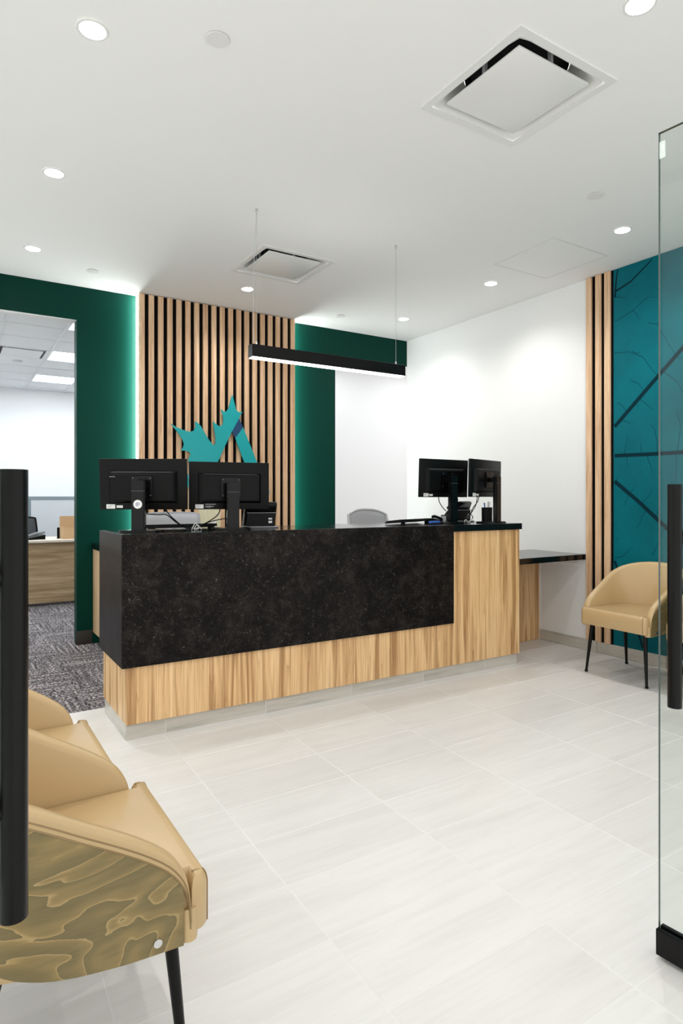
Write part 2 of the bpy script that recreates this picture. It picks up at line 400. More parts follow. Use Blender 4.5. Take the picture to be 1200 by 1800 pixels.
# office behind the left opening and corridor behind the right one
OC = 3.05; OY = 11.5
o = struct(box('wall_office_far', -0.9, 3.4, OY, OY+0.1, 0, OC+0.05, M_white)); o['label'] = 'white far wall of the back office'
o = struct(box('wall_office_left', -1.0, -0.9, YB+0.115, OY, 0, OC+0.05, M_white)); o['label'] = 'white left wall of the back office'
o = struct(box('wall_office_right', 3.38, 3.48, YB+0.115, OY, 0, OC+0.05, M_white)); o['label'] = 'white partition wall between office and corridor'
o = struct(box('wall_corridor', 3.48, 7.2, 7.3, 7.4, 0, OC+0.05, M_white)); o['label'] = 'white corridor wall behind the right opening'
o = struct(box('ceiling_corridor', 3.48, 7.2, YB+0.115, 7.3, CH, CH+0.03, M_ceil)); o['label'] = 'white corridor ceiling behind the green header'
M_tbar = mat('white_tbar', (0.78, 0.79, 0.80), 0.5)
M_ctile = mat('mineral_ceiling_tile', (0.86, 0.875, 0.885), 0.95, spec=0.05)
oc = struct(box('ceiling_office', -0.9, 3.38, YB+0.115, OY, OC+0.012, OC+0.05, M_ctile)); oc['label'] = 'suspended tile ceiling of the back office'
gx = [-0.9, -0.71, -0.12, 0.47, 1.06, 1.65, 2.24, 2.83, 3.38]
gy = [YB+0.115, 6.11, 6.68, 7.25, 7.82, 8.39, 8.96, 9.53, 10.10, 10.67, 11.24, OY]
bars = bmesh.new()
for x in gx[1:-1]: bbox(bars, x-0.014, x+0.014, gy[0], gy[-1], OC-0.008, OC+0.004)
for y in gy[1:-1]: bbox(bars, gx[0], gx[-1], y-0.004, y+0.004, OC-0.002, OC+0.004)
finish('grid_bar', bars, M_tbar, oc)
lit = {(4, 2), (4, 5), (4, 8), (1, 2), (1, 5), (1, 8), (6, 2), (6, 5), (6, 8)}
for i in range(len(gx)-1):
    for j in range(len(gy)-1):
        if (i, j) in lit or (i, j) == (3, 5): continue
        box('ceiling_tile', gx[i]+0.006, gx[i+1]-0.006, gy[j]+0.004, gy[j+1]-0.004, OC+0.001, OC+0.012, M_ctile, oc)
trof_label = {(4, 2): 'nearest square light panel in the office ceiling', (4, 5): 'middle square light panel in the office ceiling beside the air diffuser',
              (4, 8): 'farthest visible square light panel in the office ceiling'}
for (i, j) in sorted(lit):
    t = thing('ceiling_light_panel', trof_label.get((i, j), 'square office ceiling light panel out of view'), 'ceiling light',
              ((gx[i]+gx[i+1])/2, (gy[j]+gy[j+1])/2, OC), 0, 'office ceiling light panels')
    bm = bmesh.new(); x0, x1, y0, y1 = gx[i]+0.014, gx[i+1]-0.014, gy[j]+0.004, gy[j+1]-0.004
    for q in ((x0, x1, y0, y0+0.012), (x0, x1, y1-0.012, y1), (x0, x0+0.012, y0+0.012, y1-0.012), (x1-0.012, x1, y0+0.012, y1-0.012)): bbox(bm, *q, OC-0.001, OC+0.01)
    finish('frame', bm, M_tbar, t); box('lens', x0+0.012, x1-0.012, y0+0.012, y1-0.012, OC+0.001, OC+0.008, M_troffer, t)
for k, (x, y) in enumerate(((4.3, 6.6), (5.6, 6.6))):
    t = thing('ceiling_light_panel', ('corridor ceiling light panel hidden behind the green header', 'second corridor light panel hidden past the right wall')[k], 'ceiling light', (x, y, CH), 0, 'corridor light panels')
    box('frame', x-0.3, x+0.3, y-0.3, y+0.3, CH-0.012, CH, M_tbar, t, 0.002, 1); box('lens', x-0.28, x+0.28, y-0.28, y+0.28, CH-0.016, CH-0.012, M_troffer2, t)
# ------------------------------------------------------------------ ceiling fittings
def diffuser(cx, cy, label, z=CH, half=0.30, group='square ceiling air diffusers'):
    t = thing('ceiling_diffuser', label, 'air diffuser', (cx, cy, z), 0, group)
    bm = bmesh.new(); w = 0.035
    for q in ((-half, half, -half, -half+w), (-half, half, half-w, half), (-half, -half+w, -half+w, half-w), (half-w, half, -half+w, half-w)):
        bbox(bm, *q, -0.006, 0.0)
    finish('flange', bm, M_diff, t, world=False)
    # coved cone: square at the flange, rounding into a circular neck above
    bm = bmesh.new(); rings = []; K = 48
    for s in range(9):
        u = s/8; r = (half-w)*(1-u) + 0.212*u; zz = 0.002 + 0.10*u**2.0; ex = 30*(1-u)**2 + 2.6
        ring = []
        for j in range(K):
            a = 2*math.pi*j/K; ca, sa = math.cos(a), math.sin(a)
            f = (abs(ca)**ex+abs(sa)**ex)**(-1/ex); ring.append(bm.verts.new((r*f*ca, r*f*sa, zz-0.004)))
        rings.append(ring)
    for a, b in zip(rings, rings[1:]):
        for j in range(K): bm.faces.new((a[j], a[(j+1)%K], b[(j+1)%K], b[j]))
    finish('cone', bm, M_diff, t, 60, world=False)
    bm = bmesh.new(); lathe(bm, [(0.225, 0.094), (0.225, 0.16), (0.0005, 0.16)], (0, 0, 0), 32, False); finish('neck', bm, M_darkvoid, t, world=False)
    p = box('face_plate', -0.216, 0.216, -0.216, 0.216, -0.006, 0.006, M_diff, t, 0.003, 2, world=False); p['label'] = 'flat square face plate'
    for sx, sy in ((0.19, 0), (-0.19, 0), (0, 0.19), (0, -0.19)):
        h = box('hanger_clip', sx-0.008, sx+0.008, sy-0.008, sy+0.008, 0.006, 0.09, M_lgrey, t, world=False)
    return t
diffuser(*DIF[0], 'large square air diffuser at the top right of the ceiling')
diffuser(*DIF[1], 'smaller-looking square air diffuser beside the left pendant cable')
t = thing('office_diffuser', 'square air diffuser in the office tile ceiling', 'air diffuser', (0.765, 8.675, OC))
bm = bmesh.new(); x0, x1, y0, y1 = 0.484, 1.046, 8.394, 8.956
for q in ((x0, x1, y0, y0+0.03), (x0, x1, y1-0.03, y1), (x0, x0+0.03, y0+0.03, y1-0.03), (x1-0.03, x1, y0+0.03, y1-0.03)): bbox(bm, *q, OC-0.002, OC+0.010)
finish('flange', bm, M_tbar, t); box('throat', x0+0.03, x1-0.03, y0+0.03, y1-0.03, OC+0.0095, OC+0.0115, M_darkvoid, t)
box('face_plate', x0+0.06, x1-0.06, y0+0.06, y1-0.06, OC-0.008, OC+0.001, M_tbar, t, 0.002, 1)
for sx in (x0+0.1, x1-0.1): box('hanger_clip', sx-0.01, sx+0.01, y0+0.035, y0+0.07, OC-0.001, OC+0.0095, M_lgrey, t)

DL = [((0.470, 2.562), 'brightest recessed downlight at the top left of the ceiling'),
      ((0.495, 3.80), 'recessed downlight below the brightest one at the left edge'),
      ((0.515, 5.03), 'lowest left recessed downlight just above the green wall'),
      ((2.14, 1.37), 'recessed downlight cut by the top edge above the large diffuser'),
      ((3.84, 2.585), 'recessed downlight beside the glass door near the teal mural'),
      ((3.855, 3.81), 'recessed downlight between the access panel and the white wall'),
      ((3.875, 5.03), 'small recessed downlight above the right end of the pendant'),
      ((2.18, 5.02), 'recessed downlight right in front of the slat wall'),
      ((0.47, 1.34), 'recessed downlight out of view above the left door'),
      ((3.83, 1.36), 'recessed downlight out of view at the right')]
down0 = None
for (x, y), lab in DL:
    if down0 is None:
        t = thing('recessed_downlight', lab, 'downlight', (x, y, CH), 0, 'recessed ceiling downlights'); down0 = t
        bm = bmesh.new(); lathe(bm, [(0.049, -0.0005), (0.049, -0.004), (0.058, -0.004), (0.061, -0.0005)], k=36, closed_ends=False); finish('trim_ring', bm, M_diff, t, 40, world=False)
        bm = bmesh.new(); lathe(bm, [(0.0005, -0.0025), (0.036, -0.0028), (0.049, -0.0014), (0.049, -0.0004)], k=36); finish('lens', bm, M_lens, t, 40, world=False)
        ld = bpy.data.lights.new('downlight_lamp', 'SPOT'); ld.energy = DOWN_W; ld.spot_size = R(150); ld.spot_blend = 1.0; ld.shadow_soft_size = 0.03; ld.color = (1.0, 0.975, 0.94)
        lo = bpy.data.objects.new('downlight_lamp', ld); COL.objects.link(lo); lo.parent = t; lo.location = (0, 0, -0.06)
    else:
        t = copy_tree(down0); t.location = (x, y, CH); t['label'] = lab
SP = [((0.895, 2.353), 'round white sprinkler cover at the top left of the ceiling'), ((0.968, 5.27), 'round sprinkler cover just above the green wall at left'),
      ((3.269, 2.378), 'round sprinkler cover below the large diffuser near the glass door'), ((3.281, 5.266), 'small round sprinkler cover above the pendant')]
sp0 = None
for (x, y), lab in SP:
    if sp0 is None:
        sp0 = t = thing('sprinkler_cover', lab, 'sprinkler cover', (x, y, CH), 0, 'concealed sprinkler covers')
        bm = bmesh.new(); lathe(bm, [(0.0005, -0.006), (0.044, -0.006), (0.046, -0.004), (0.044, -0.003)], k=32); finish('cover_plate', bm, M_diff, t, 40, world=False)
        bm = bmesh.new(); lathe(bm, [(0.040, -0.003), (0.040, 0.0)], k=32, closed_ends=False); finish('cup', bm, M_grey, t, 40, world=False)
    else:
        t = copy_tree(sp0); t.location = (x, y, CH); t['label'] = lab
t = thing('smoke_detector', 'small round white detector on the office ceiling tiles', 'detector', (0.765, 9.23, OC+0.001))
bm = bmesh.new(); lathe(bm, [(0.05, 0), (0.05, -0.015), (0.03, -0.03), (0.0005, -0.032)], k=24); finish('detector_body', bm, M_tbar, t, 40, world=False)
bm = bmesh.new(); lathe(bm, [(0.052, -0.0005), (0.055, -0.0005), (0.055, -0.005), (0.052, -0.005)], k=24, closed_ends=False); finish('base_ring', bm, M_lgrey, t, 40, world=False)
# ceiling access panel: proud frame and leaf with a hairline gap
t = thing('ceiling_access_panel', 'flush white square access panel near the slatted battens', 'access panel', (3.856, 3.20, CH))
box('leaf', 3.856-0.283, 3.856+0.283, 3.20-0.275, 3.20+0.275, CH-0.002, CH, M_ceil, t, 0.001, 1)
bm = bmesh.new(); a, b, w = 0.290, 0.282, 0.004
for q in ((-a-w, a+w, -b-w, -b), (-a-w, a+w, b, b+w), (-a-w, -a, -b, b), (a, a+w, -b, b)): bbox(bm, 3.856+q[0], 3.856+q[1], 3.20+q[2], 3.20+q[3], CH-0.0015, CH)
finish('frame', bm, mat('access_frame_paint', (0.66, 0.66, 0.65), 0.8), t)
bm = bmesh.new(); lathe(bm, [(0.0005, -0.0035), (0.004, -0.003), (0.005, -0.002)], (3.60, 3.20, CH), 12); finish('lock', bm, M_lgrey, t)

# linear pendant
PXa, PXb, PYc, PZ0, PZ1 = 1.585, 2.765, 3.60, 2.115, 2.198
t = thing('linear_pendant', 'long black linear pendant light with white glowing underside', 'pendant light', ((PXa+PXb)/2, PYc, PZ0))
box('housing', PXa, PXb, PYc-0.030, PYc+0.030, PZ0+0.012, PZ1, M_blackmet, t, 0.0015, 1)
bm = bmesh.new(); bbox(bm, PXa, PXb, PYc-0.030, PYc-0.028, PZ0+0.006, PZ0+0.012); bbox(bm, PXa, PXb, PYc+0.028, PYc+0.030, PZ0+0.006, PZ0+0.012); finish('lower_lip', bm, M_blackmet, t)
box('end_cap', PXa-0.003, PXa, PYc-0.031, PYc+0.031, PZ0+0.004, PZ1+0.001, M_blackmet, t, 0.0008, 1)
box('end_cap', PXb, PXb+0.003, PYc-0.031, PYc+0.031, PZ0+0.004, PZ1+0.001, M_blackmet, t, 0.0008, 1)
box('light_diffuser', PXa, PXb, PYc-0.0275, PYc+0.0275, PZ0, PZ0+0.012, M_tube, t, 0.003, 2)
box('added_uplight', PXa+0.05, PXb-0.05, PYc-0.02, PYc+0.02, PZ1, PZ1+0.002, M_up, t)  # added upward fill light, out of view, brightens the rear ceiling
for x, y in ((1.627, 3.603), (2.703, 3.597)):
    tubeobj('suspension_cable', [(x, y, CH-0.02), (x, y, PZ1+0.02)], 0.0011, M_steel, t, 6)
    bm = bmesh.new(); lathe(bm, [(0.008, 0), (0.009, -0.012), (0.006, -0.024), (0.003, -0.026)], (x, y, CH), 14); finish('ceiling_coupler', bm, M_chrome, t, 40)
    bm = bmesh.new(); lathe(bm, [(0.006, 0), (0.006, 0.014), (0.003, 0.026)], (x, y, PZ1), 12); finish('cable_gripper', bm, M_chrome, t, 40)
tubeobj('power_cord', bez([(1.622, 3.600, CH-0.02), (1.621, 3.6, 2.94), (1.607, 3.598, 2.72), (1.602, 3.6, 2.45), (1.606, 3.6, PZ1)], 8), 0.0016, M_lgrey, t, 6)

# ------------------------------------------------------------------ slat wall panel with LED edges and logo
SY = 5.60; SX0, SX1 = 1.413, 2.947
t = thing('slat_wall_panel', 'tall oak slat panel with black gaps and glowing edges on the green wall', 'wall panel', (2.18, 5.66, 0))
box('backing_board', SX0+0.004, SX1-0.004, 5.6205, 5.650, 0.0, CH-0.004, M_backing, t)
pitch = (SX1-SX0-0.047)/18
for k in range(19):
    o = box('slat', -0.0235, 0.0235, -0.010, 0.010, 0.0, CH-0.006, M_slat, t, 0.0012, 1, world=False) if k == 0 else s0.copy()
    if k == 0: s0 = o
    else: COL.objects.link(o); o.parent = t
    o.location = (SX0+0.0235+k*pitch-2.18, SY+0.010-5.66, 0)
for x0, x1 in ((SX0+0.02, SX0+0.05), (SX1-0.05, SX1-0.02)):
    box('standoff_rail', x0, x1, 5.650, YB, 0.0, CH-0.004, M_backing, t)
box('led_strip', SX0-0.004, SX0+0.019, 5.652, 5.690, 0.02, CH-0.01, M_led, t)
box('led_strip', SX1-0.019, SX1+0.004, 5.652, 5.690, 0.02, CH-0.01, M_led, t)

# logo, traced in the plane of the wall
f_, hz, aa = 1105.0, 877.0, math.atan(690/1105.0)
def on_y(u, v, Y):
    r = (u-600)/f_; dx = math.sin(aa)+math.cos(aa)*r; dy = math.cos(aa)-math.sin(aa)*r
    k = Y/dy; return (dx*k, EYE+(hz-v)/f_*k)
def on_x(u, v, X):
    r = (u-600)/f_; dx = math.sin(aa)+math.cos(aa)*r; dy = math.cos(aa)-math.sin(aa)*r
    k = X/dx; return (dy*k, EYE+(hz-v)/f_*k)
LY = 5.565
def lz(p): return on_y(280+p[0]/5.4545, 680+p[1]/5.4545, LY)
leaf = [(700,75),(716,140),(735,215),(758,243),(797,240),(779,268),(765,300),(695,430),(635,555),(575,690),(480,880),(420,985),(300,975),(240,935),(180,905),(205,868),(270,850),(318,800),(290,745),(278,694),(300,650),(290,625),(250,612),(205,610),(228,585),(238,550),(225,510),(180,440),(110,350),(160,385),(215,408),(290,432),(330,420),(350,378),(343,330),(372,348),(400,378),(435,440),(470,500),(500,540),(525,562),(538,548),(541,500),(535,450),(524,385),(515,330),(540,355),(575,378),(600,372),(614,340),(613,280),(592,215),(620,238),(645,234),(665,205),(682,140)]
leg = [(803,388),(925,695),(1060,1018),(938,1018),(805,695),(729,490)]
nav = [(765,302),(803,388),(729,490),(696,430)]
t = thing('wall_logo', 'teal half maple leaf logo with a navy fold mounted on the oak slats', 'logo', (2.2, 5.58, 1.2))
for nm, pts, m, y0 in (('leaf_panel', leaf, M_logo, LY), ('leg_panel', leg, M_logo, LY), ('fold_panel', nav, M_navy, LY)):
    bm = bmesh.new(); poly_prism(bm, [lz(p) for p in pts], 'y', y0, y0+0.014); finish(nm, bm, m, t)
for p in ((600,470),(330,560),(860,620),(700,250),(990,960),(300,900)):
    x, z = lz(p); tubeobj('standoff_pin', [(x, LY+0.014, z), (x, SY, z)], 0.006, M_grey, t, 8)

# ------------------------------------------------------------------ right wall: battens and mural
t = thing('slat_batten_strip', 'three oak battens on black backing between white wall and teal mural', 'wall panel', (XR-0.02, 3.19, 0.09))
box('backing_board', XR-0.008, XR-0.001, 3.074, 3.312, 0.091, CH-0.002, M_backing, t)
for k, (ya, yb) in enumerate(((3.262, 3.312), (3.176, 3.226), (3.092, 3.144))):
    me_o = box('slat', XR-0.025, XR-0.008, ya, yb, 0.091, CH-0.004, M_slat, t, 0.0012, 1)
t = thing('leaf_mural', 'large teal leaf vein mural on the right wall behind the waiting chairs', 'mural', (XR-0.003, 1.6, 0.09))
box('mural_panel', XR-0.006, XR-0.001, 0.02, 3.0725, 0.092, CH-0.002, M_mural, t)
def vein(bm, pts, w0, w1, x=XR-0.0066):
    P = [Vector(p) for p in pts]; L = []; N = len(P)
    for i, p in enumerate(P):
        d = (P[min(i+1, N-1)]-P[max(i-1, 0)]).normalized(); s = Vector((-d.y, d.x)); w = w0+(w1-w0)*i/(N-1)
        L.append((p+s*w/2, p-s*w/2))
    vs = [[bm.verts.new((xx, q.x, q.y)) for q in pr for xx in (x, XR-0.0055)] for pr in L]
    for a, b in zip(vs, vs[1:]):
        for i, j in ((0, 2), (2, 3), (3, 1), (1, 0)): bm.faces.new((a[i], a[j], b[j], b[i]))
    bm.faces.new([vs[0][i] for i in (0, 1, 3, 2)]); bm.faces.new([vs[-1][i] for i in (0, 2, 3, 1)])
def mx(u, v): return on_x(u, v, XR-0.006)
main = [([(1080,750),(1140,680),(1200,611),(1300,500)], 0.030, 0.030), ([(1080,801),(1140,798.5),(1200,795),(1330,789)], 0.028, 0.028),
        ([(1080,846),(1120,880),(1170,927),(1290,1040)], 0.030, 0.030), ([(1082,512),(1108,495),(1140,462),(1146,455)], 0.016, 0.008), ([(1080.5,523),(1082,500),(1085,474)], 0.016, 0.010),
        ([(1080,986),(1086,1004),(1110,1075),(1130,1140)], 0.022, 0.018)]
for pts, a, b in main:
    bm = bmesh.new(); vein(bm, [mx(*p) for p in pts], a, b); finish('leaf_vein', bm, M_vein, t)
fine = [[(1080,565),(1095,557),(1112,546),(1126,532),(1136,523),(1153,522)],[(1112,546),(1120,554),(1123,562)],[(1080,522),(1100,523.5)],[(1139,568),(1155,570),(1164,586),(1175,605),(1188,625)],
        [(1188,625),(1194,630),(1200,632)],[(1110,617),(1122,625),(1130,628),(1140,642),(1146,650),(1156,661)],[(1108,668),(1118,673),(1122,674),(1132,688)],[(1166,654),(1180,663),(1190,672),(1200,690)],
        [(1085,708),(1092,712),(1102,724)],[(1125,702),(1135,710),(1147,720)],[(1092,738),(1100,741),(1108,744)],[(1112,706),(1121,714)],[(1097,800),(1098,790),(1103,768)],[(1126,798),(1127,788),(1125,777)],
        [(1101,801),(1102,812),(1103,821)],[(1137,800),(1140,812),(1144,820),(1146,832)],[(1154,797),(1155,776),(1150,754),(1143,747)],[(1190,795),(1193,770),(1196,748),(1188,722)],[(1188,796),(1189,820),(1186,850)],
        [(1106,868),(1112,860),(1116,852)],[(1106,869),(1101,879),(1097,888)],[(1127,887),(1134,878),(1142,869),(1145,858)],[(1135,898),(1128,908),(1124,920),(1117,930)],[(1160,918),(1153,906),(1158,895)],[(1146,976),(1153,962),(1160,950)],
        [(1080,981),(1094,978),(1104,968),(1112,960)],[(1166,930),(1161,942)],[(1080,848),(1087,838)],[(1080,620),(1092,620),(1104,618),(1112,622),(1125,620)]]
bm = bmesh.new()
for pts in fine: vein(bm, [mx(*p) for p in pts], 0.006, 0.003, XR-0.0063)
o = finish('vein_branches', bm, M_veinf, t); o['kind'] = 'stuff'

# ------------------------------------------------------------------ reception desk
DX0, DX1, DY0, DY1 = 0.768, 3.642, 3.305, 3.86
t = thing('reception_desk', 'long reception desk with dark stone front, oak panels and tiled plinth', 'reception desk', (2.2, 3.6, 0))
box('desk_body', DX0+0.02, DX1-0.02, DY0+0.02, DY1-0.005, 0.09, 1.013, M_cred, t)
for x0, x1 in ((DX0, 2.148), (2.150, DX1)): box('front_panel', x0, x1, DY0, DY0+0.02, 0.083, 1.013, M_desk, t, 0.0008, 1)
box('side_panel', DX0, DX0+0.02, DY0+0.0205, DY1, 0.083, 1.013, M_desk, t, 0.0008, 1)
box('side_panel', DX1-0.02, DX1, DY0+0.0205, DY1, 0.083, 1.013, M_desk, t, 0.0008, 1)
o = box('stone_front', 0.743, 2.975, 3.290, DY0-0.0003, 0.378, 1.0600, M_stone, t, 0.0012, 1); o['label'] = 'speckled dark stone slab'
o = box('stone_side', 0.743, DX0-0.0003, DY0, DY1-0.012, 0.378, 1.0600, M_stone, t, 0.0012, 1)
box('counter_edge', 2.9755, 3.652, 3.288, 3.3048, 1.0148, 1.060, M_coun, t, 0.001, 1)
o = box('counter_top', DX0, 3.652, 3.305, DY1+0.01, 1.0148, 1.060, M_coun, t, 0.0008, 1); o['label'] = 'polished black counter top'
box('plinth_core', DX0+0.004, DX1-0.02, 3.3205, DY1-0.02, 0.0, 0.082, M_grout, t)
xe = [0.770, 0.975, 1.558, 2.145, 2.725, 3.300, 3.630]
for a, b in zip(xe, xe[1:]): box('plinth_tile', a+0.001, b-0.001, 3.320, 3.3285, 0.001, 0.082, M_plinth, t, 0.001, 1)
box('plinth_tile', 0.770, 0.7785, 3.3295, DY1-0.025, 0.001, 0.082, M_plinth, t, 0.001, 1)
# lower accessible counter to the right wall
t = thing('side_counter', 'low black-topped counter between the desk end and the white wall', 'counter', (4.05, 3.6, 0))
box('counter_top', DX1+0.002, XR-0.001, 3.33, 3.90, 0.742, 0.787, M_coun, t, 0.0015, 1)
box('modesty_panel', DX1+0.002, XR-0.014, 3.80, 3.82, 0.001, 0.741, M_desk, t, 0.0008, 1)
box('wall_cleat', XR-0.022, XR-0.001, 3.40, 3.795, 0.700, 0.741, M_white, t, 0.001, 1)
# credenza along the green wall
t = thing('back_credenza', 'pale oak credenza with black top against the green wall', 'cabinet', (2.0, 5.45, 0))
box('cabinet_body', 1.050, 3.30, 5.12, YB-0.13, 0.10, 0.815, M_cred, t, 0.001, 1)
bm = bmesh.new(); bbox(bm, 1.050, 1.40, YB-0.13, YB-0.009, 0.10, 0.815); finish('end_filler', bm, M_cred, t)
box('counter_top', 1.040, 3.31, 5.10, 5.598, 0.8155, 0.865, M_coun, t, 0.001, 1); box('counter_top', 1.040, 1.405, 5.598, YB-0.001, 0.8155, 0.865, M_coun, t)
box('toe_kick', 1.075, 3.27, 5.17, 5.58, 0.0, 0.099, M_black, t)
for k in range(5): 
    d = box('cabinet_door', 1.055+k*0.45, 1.50+k*0.45, 5.10, 5.119, 0.105, 0.81, M_cred, t, 0.001, 1)
    tubeobj('handle', [(1.46+k*0.45, 5.085, 0.60), (1.46+k*0.45, 5.085, 0.74)], 0.005, M_blackmet, d, 8)

# ------------------------------------------------------------------ monitors
def label_bits(parent, x, z, y, w, h, rows=3):
    """white sticker with lines of fine grey print"""
    s = box('sticker', x, x+w, y-0.0006, y, z, z+h, M_paper, parent, world=False)
    bm = bmesh.new()
    for r in range(rows):
        zz = z+h*(0.22+0.27*r); bbox(bm, x+w*0.08, x+w*(0.45+0.1*((r*7) % 3)), y-0.0008, y-0.0005, zz, zz+h*0.08)
    finish('fine_print', bm, M_ink, s, world=False)
def monitor(name, label, x, y, yaw, zb, tilt, side=0, var=0, base_z=1.060):
    t = thing(name, label, 'monitor', (x, y, base_z), R(yaw), 'black computer monitors')
    w, h = 0.482, 0.283
    piv = Matrix.Translation((0, 0.045, zb+h/2)) @ Matrix.Rotation(R(tilt), 4, 'X')
    def part(nm, bm, m, sm=40):
        bmesh.ops.transform(bm, matrix=piv, verts=bm.verts[:]); return finish(nm, bm, m, t, sm, world=False)
    bm = bmesh.new(); bbox(bm, -w/2, w/2, -0.010, 0.010, -h/2, h/2, 0.003, 2); part('display_panel', bm, M_black)
    bm = bmesh.new(); bbox(bm, -w/2+0.008, w/2-0.008, 0.0102, 0.0106, -h/2+0.014, h/2-0.008); part('screen', bm, M_blackgl)
    # raised back housing with chamfered flanks
    bm = bmesh.new(); A = [(-0.19, -0.105), (0.19, -0.105), (0.19, 0.075), (-0.19, 0.075)]; B = [(-0.172, -0.09), (0.172, -0.09), (0.172, 0.06), (-0.172, 0.06)]
    va = [bm.verts.new((p[0], -0.0098, p[1])) for p in A]; vb = [bm.verts.new((p[0], -0.034, p[1])) for p in B]
    bm.faces.new(vb); bm.faces.new(va[::-1])
    for i in range(4): bm.faces.new((va[i], va[(i+1)%4], vb[(i+1)%4], vb[i]))
    bmesh.ops.bevel(bm, geom=[e for e in bm.edges if all(v.co.y < -0.02 for v in e.verts)], offset=0.004, segments=2, affect='EDGES'); part('back_housing', bm, M_black)
    bm = bmesh.new()
    for k in range(30): bbox(bm, -0.16+k*0.0108, -0.16+k*0.0108+0.006, -0.030, -0.014, 0.0665, 0.0685)
    part('vent_slots', bm, M_grey, None)
    bm = bmesh.new(); poly_prism(bm, rect_outline(0.115, 0.115, 0.010), 'y', -0.043, -0.0335); bmesh.ops.translate(bm, verts=bm.verts[:], vec=(0, 0, -0.012)); part('mount_plate', bm, M_blackgl)
    for sx in (-0.047, 0.047):
        for sz in (-0.06, 0.035):
            bm = bmesh.new(); lathe_y(bm, sx, -0.0432, sz, 0.0026); part('screw', bm, M_grey)
    y0 = -0.052
    # stand column, bent neck cap and foot
    bm = bmesh.new(); poly_prism(bm, [(-0.036, 0.006), (0.036, 0.006), (0.036, zb+h/2+0.008), (0.030, zb+h/2+0.018), (-0.030, zb+h/2+0.018), (-0.036, zb+h/2+0.008)], 'y', y0-0.020, y0+0.012)
    bmesh.ops.bevel(bm, geom=[e for e in bm.edges if abs(e.verts[0].co.y-e.verts[1].co.y) < 1e-6 and e.verts[0].co.y < y0-0.01], offset=0.005, segments=2, affect='EDGES')
    st = finish('stand_column', bm, M_blackgl, t, 40, world=False)
    box('neck_seam', -0.0362, 0.0362, y0-0.0206, y0-0.018, zb+h/2-0.04, zb+h/2-0.039, M_grey, st, world=False)
    bm = bmesh.new(); bbox(bm, -0.025, 0.025, y0+0.010, -0.002, zb+h/2-0.03, zb+h/2+0.005, 0.003); finish('tilt_arm', bm, M_black, t, 40, world=False)
    bm = bmesh.new(); o = rect_outline(0.225, 0.175, 0.05, 8); poly_prism(bm, [(p[0], p[1]-0.005) for p in o], 'z', 0.0, 0.012)
    bmesh.ops.bevel(bm, geom=[e for e in bm.edges if all(v.co.z > 0.011 for v in e.verts)], offset=0.006, segments=2, affect='EDGES'); finish('stand_foot', bm, M_blackgl, t, 40, world=False)
    # stickers on the back, all tilted with the panel
    def sticker(x0, z0, w_, h_, rows=3, m=M_paper):
        bm = bmesh.new(); bbox(bm, x0, x0+w_, -0.0106, -0.0099, z0, z0+h_); s = part('sticker', bm, m, None)
        bm = bmesh.new()
        for r in range(rows):
            zz = z0+h_*(0.2+0.26*r); bbox(bm, x0+w_*0.08, x0+w_*(0.5+0.1*((r*7) % 3)), -0.0109, -0.0105, zz, zz+h_*0.07)
        bmesh.ops.transform(bm, matrix=piv, verts=bm.verts[:]); finish('fine_print', bm, M_ink if m is M_paper else M_lgrey, s, None, world=False)
    sticker(-0.205, -0.136, 0.048, 0.024)
    sticker(-0.150, -0.132, 0.035, 0.014, 1)
    if var in (1, 2): sticker(-0.155, -0.136, 0.115, 0.050, 3, M_black) if var == 2 else None
    if var == 0:
        bm = bmesh.new()
        for k in range(5): bbox(bm, -0.178+k*0.0065, -0.1735+k*0.0065, -0.0347, -0.0338, 0.040, 0.045)
        part('brand_mark', bm, M_grey, None)
        s = finish_disc('round_sticker', 0.0235, (0.0, y0-0.0206, zb+0.030), M_paper, st)
        bm = bmesh.new()
        for q in ([(-0.010, -0.004), (0.0, 0.002), (0.010, 0.008)], [(-0.009, -0.009), (0.002, -0.006), (0.011, 0.001)], [(-0.010, 0.001), (-0.006, 0.007), (0.003, 0.010)]):
            tube(bm, [(p[0], y0-0.0214, zb+0.030+p[1]) for p in q], 0.0016, 6)
        finish('blue_emblem', bm, M_blue, s, 40, world=False)
        bm = bmesh.new()
        for k in range(22):
            a = 2*math.pi*k/22; bbox(bm, 0.019*math.cos(a)-0.0011, 0.019*math.cos(a)+0.0011, y0-0.0216, y0-0.0210, zb+0.030+0.019*math.sin(a)-0.0011, zb+0.030+0.019*math.sin(a)+0.0011)
        finish('rim_print', bm, M_ink, s, None, world=False)
    return t
def lathe_y(bm, x, y, z, r, k=10):
    a = [bm.verts.new((x+r*math.cos(2*math.pi*j/k), y-0.001, z+r*math.sin(2*math.pi*j/k))) for j in range(k)]
    b = [bm.verts.new((x+r*math.cos(2*math.pi*j/k), y+0.001, z+r*math.sin(2*math.pi*j/k))) for j in range(k)]
    bm.faces.new(a); bm.faces.new(b[::-1])
    for j in range(k): bm.faces.new((a[j], b[j], b[(j+1)%k], a[(j+1)%k]))
def finish_disc(name, r, c, m, parent):
    bm = bmesh.new(); lathe_y(bm, c[0], c[1], c[2], r, 28)
    return finish(name, bm, m, parent, None, world=False)
monitor('desk_monitor', 'leftmost black monitor with a round white sticker on its stand', 0.900, 3.52, -30, 0.123, 4, var=0)
monitor('desk_monitor', 'black monitor in front of the teal leaf logo', 1.428, 3.53, -11, 0.120, 0, var=2)
monitor('desk_monitor', 'black monitor left of the two at the right desk end', 3.15, 3.55, 2, 0.195, 2, var=1)
monitor('desk_monitor', 'rightmost black monitor turned toward the oak desk end', 3.497, 3.46, 17, 0.197, 1, var=3)

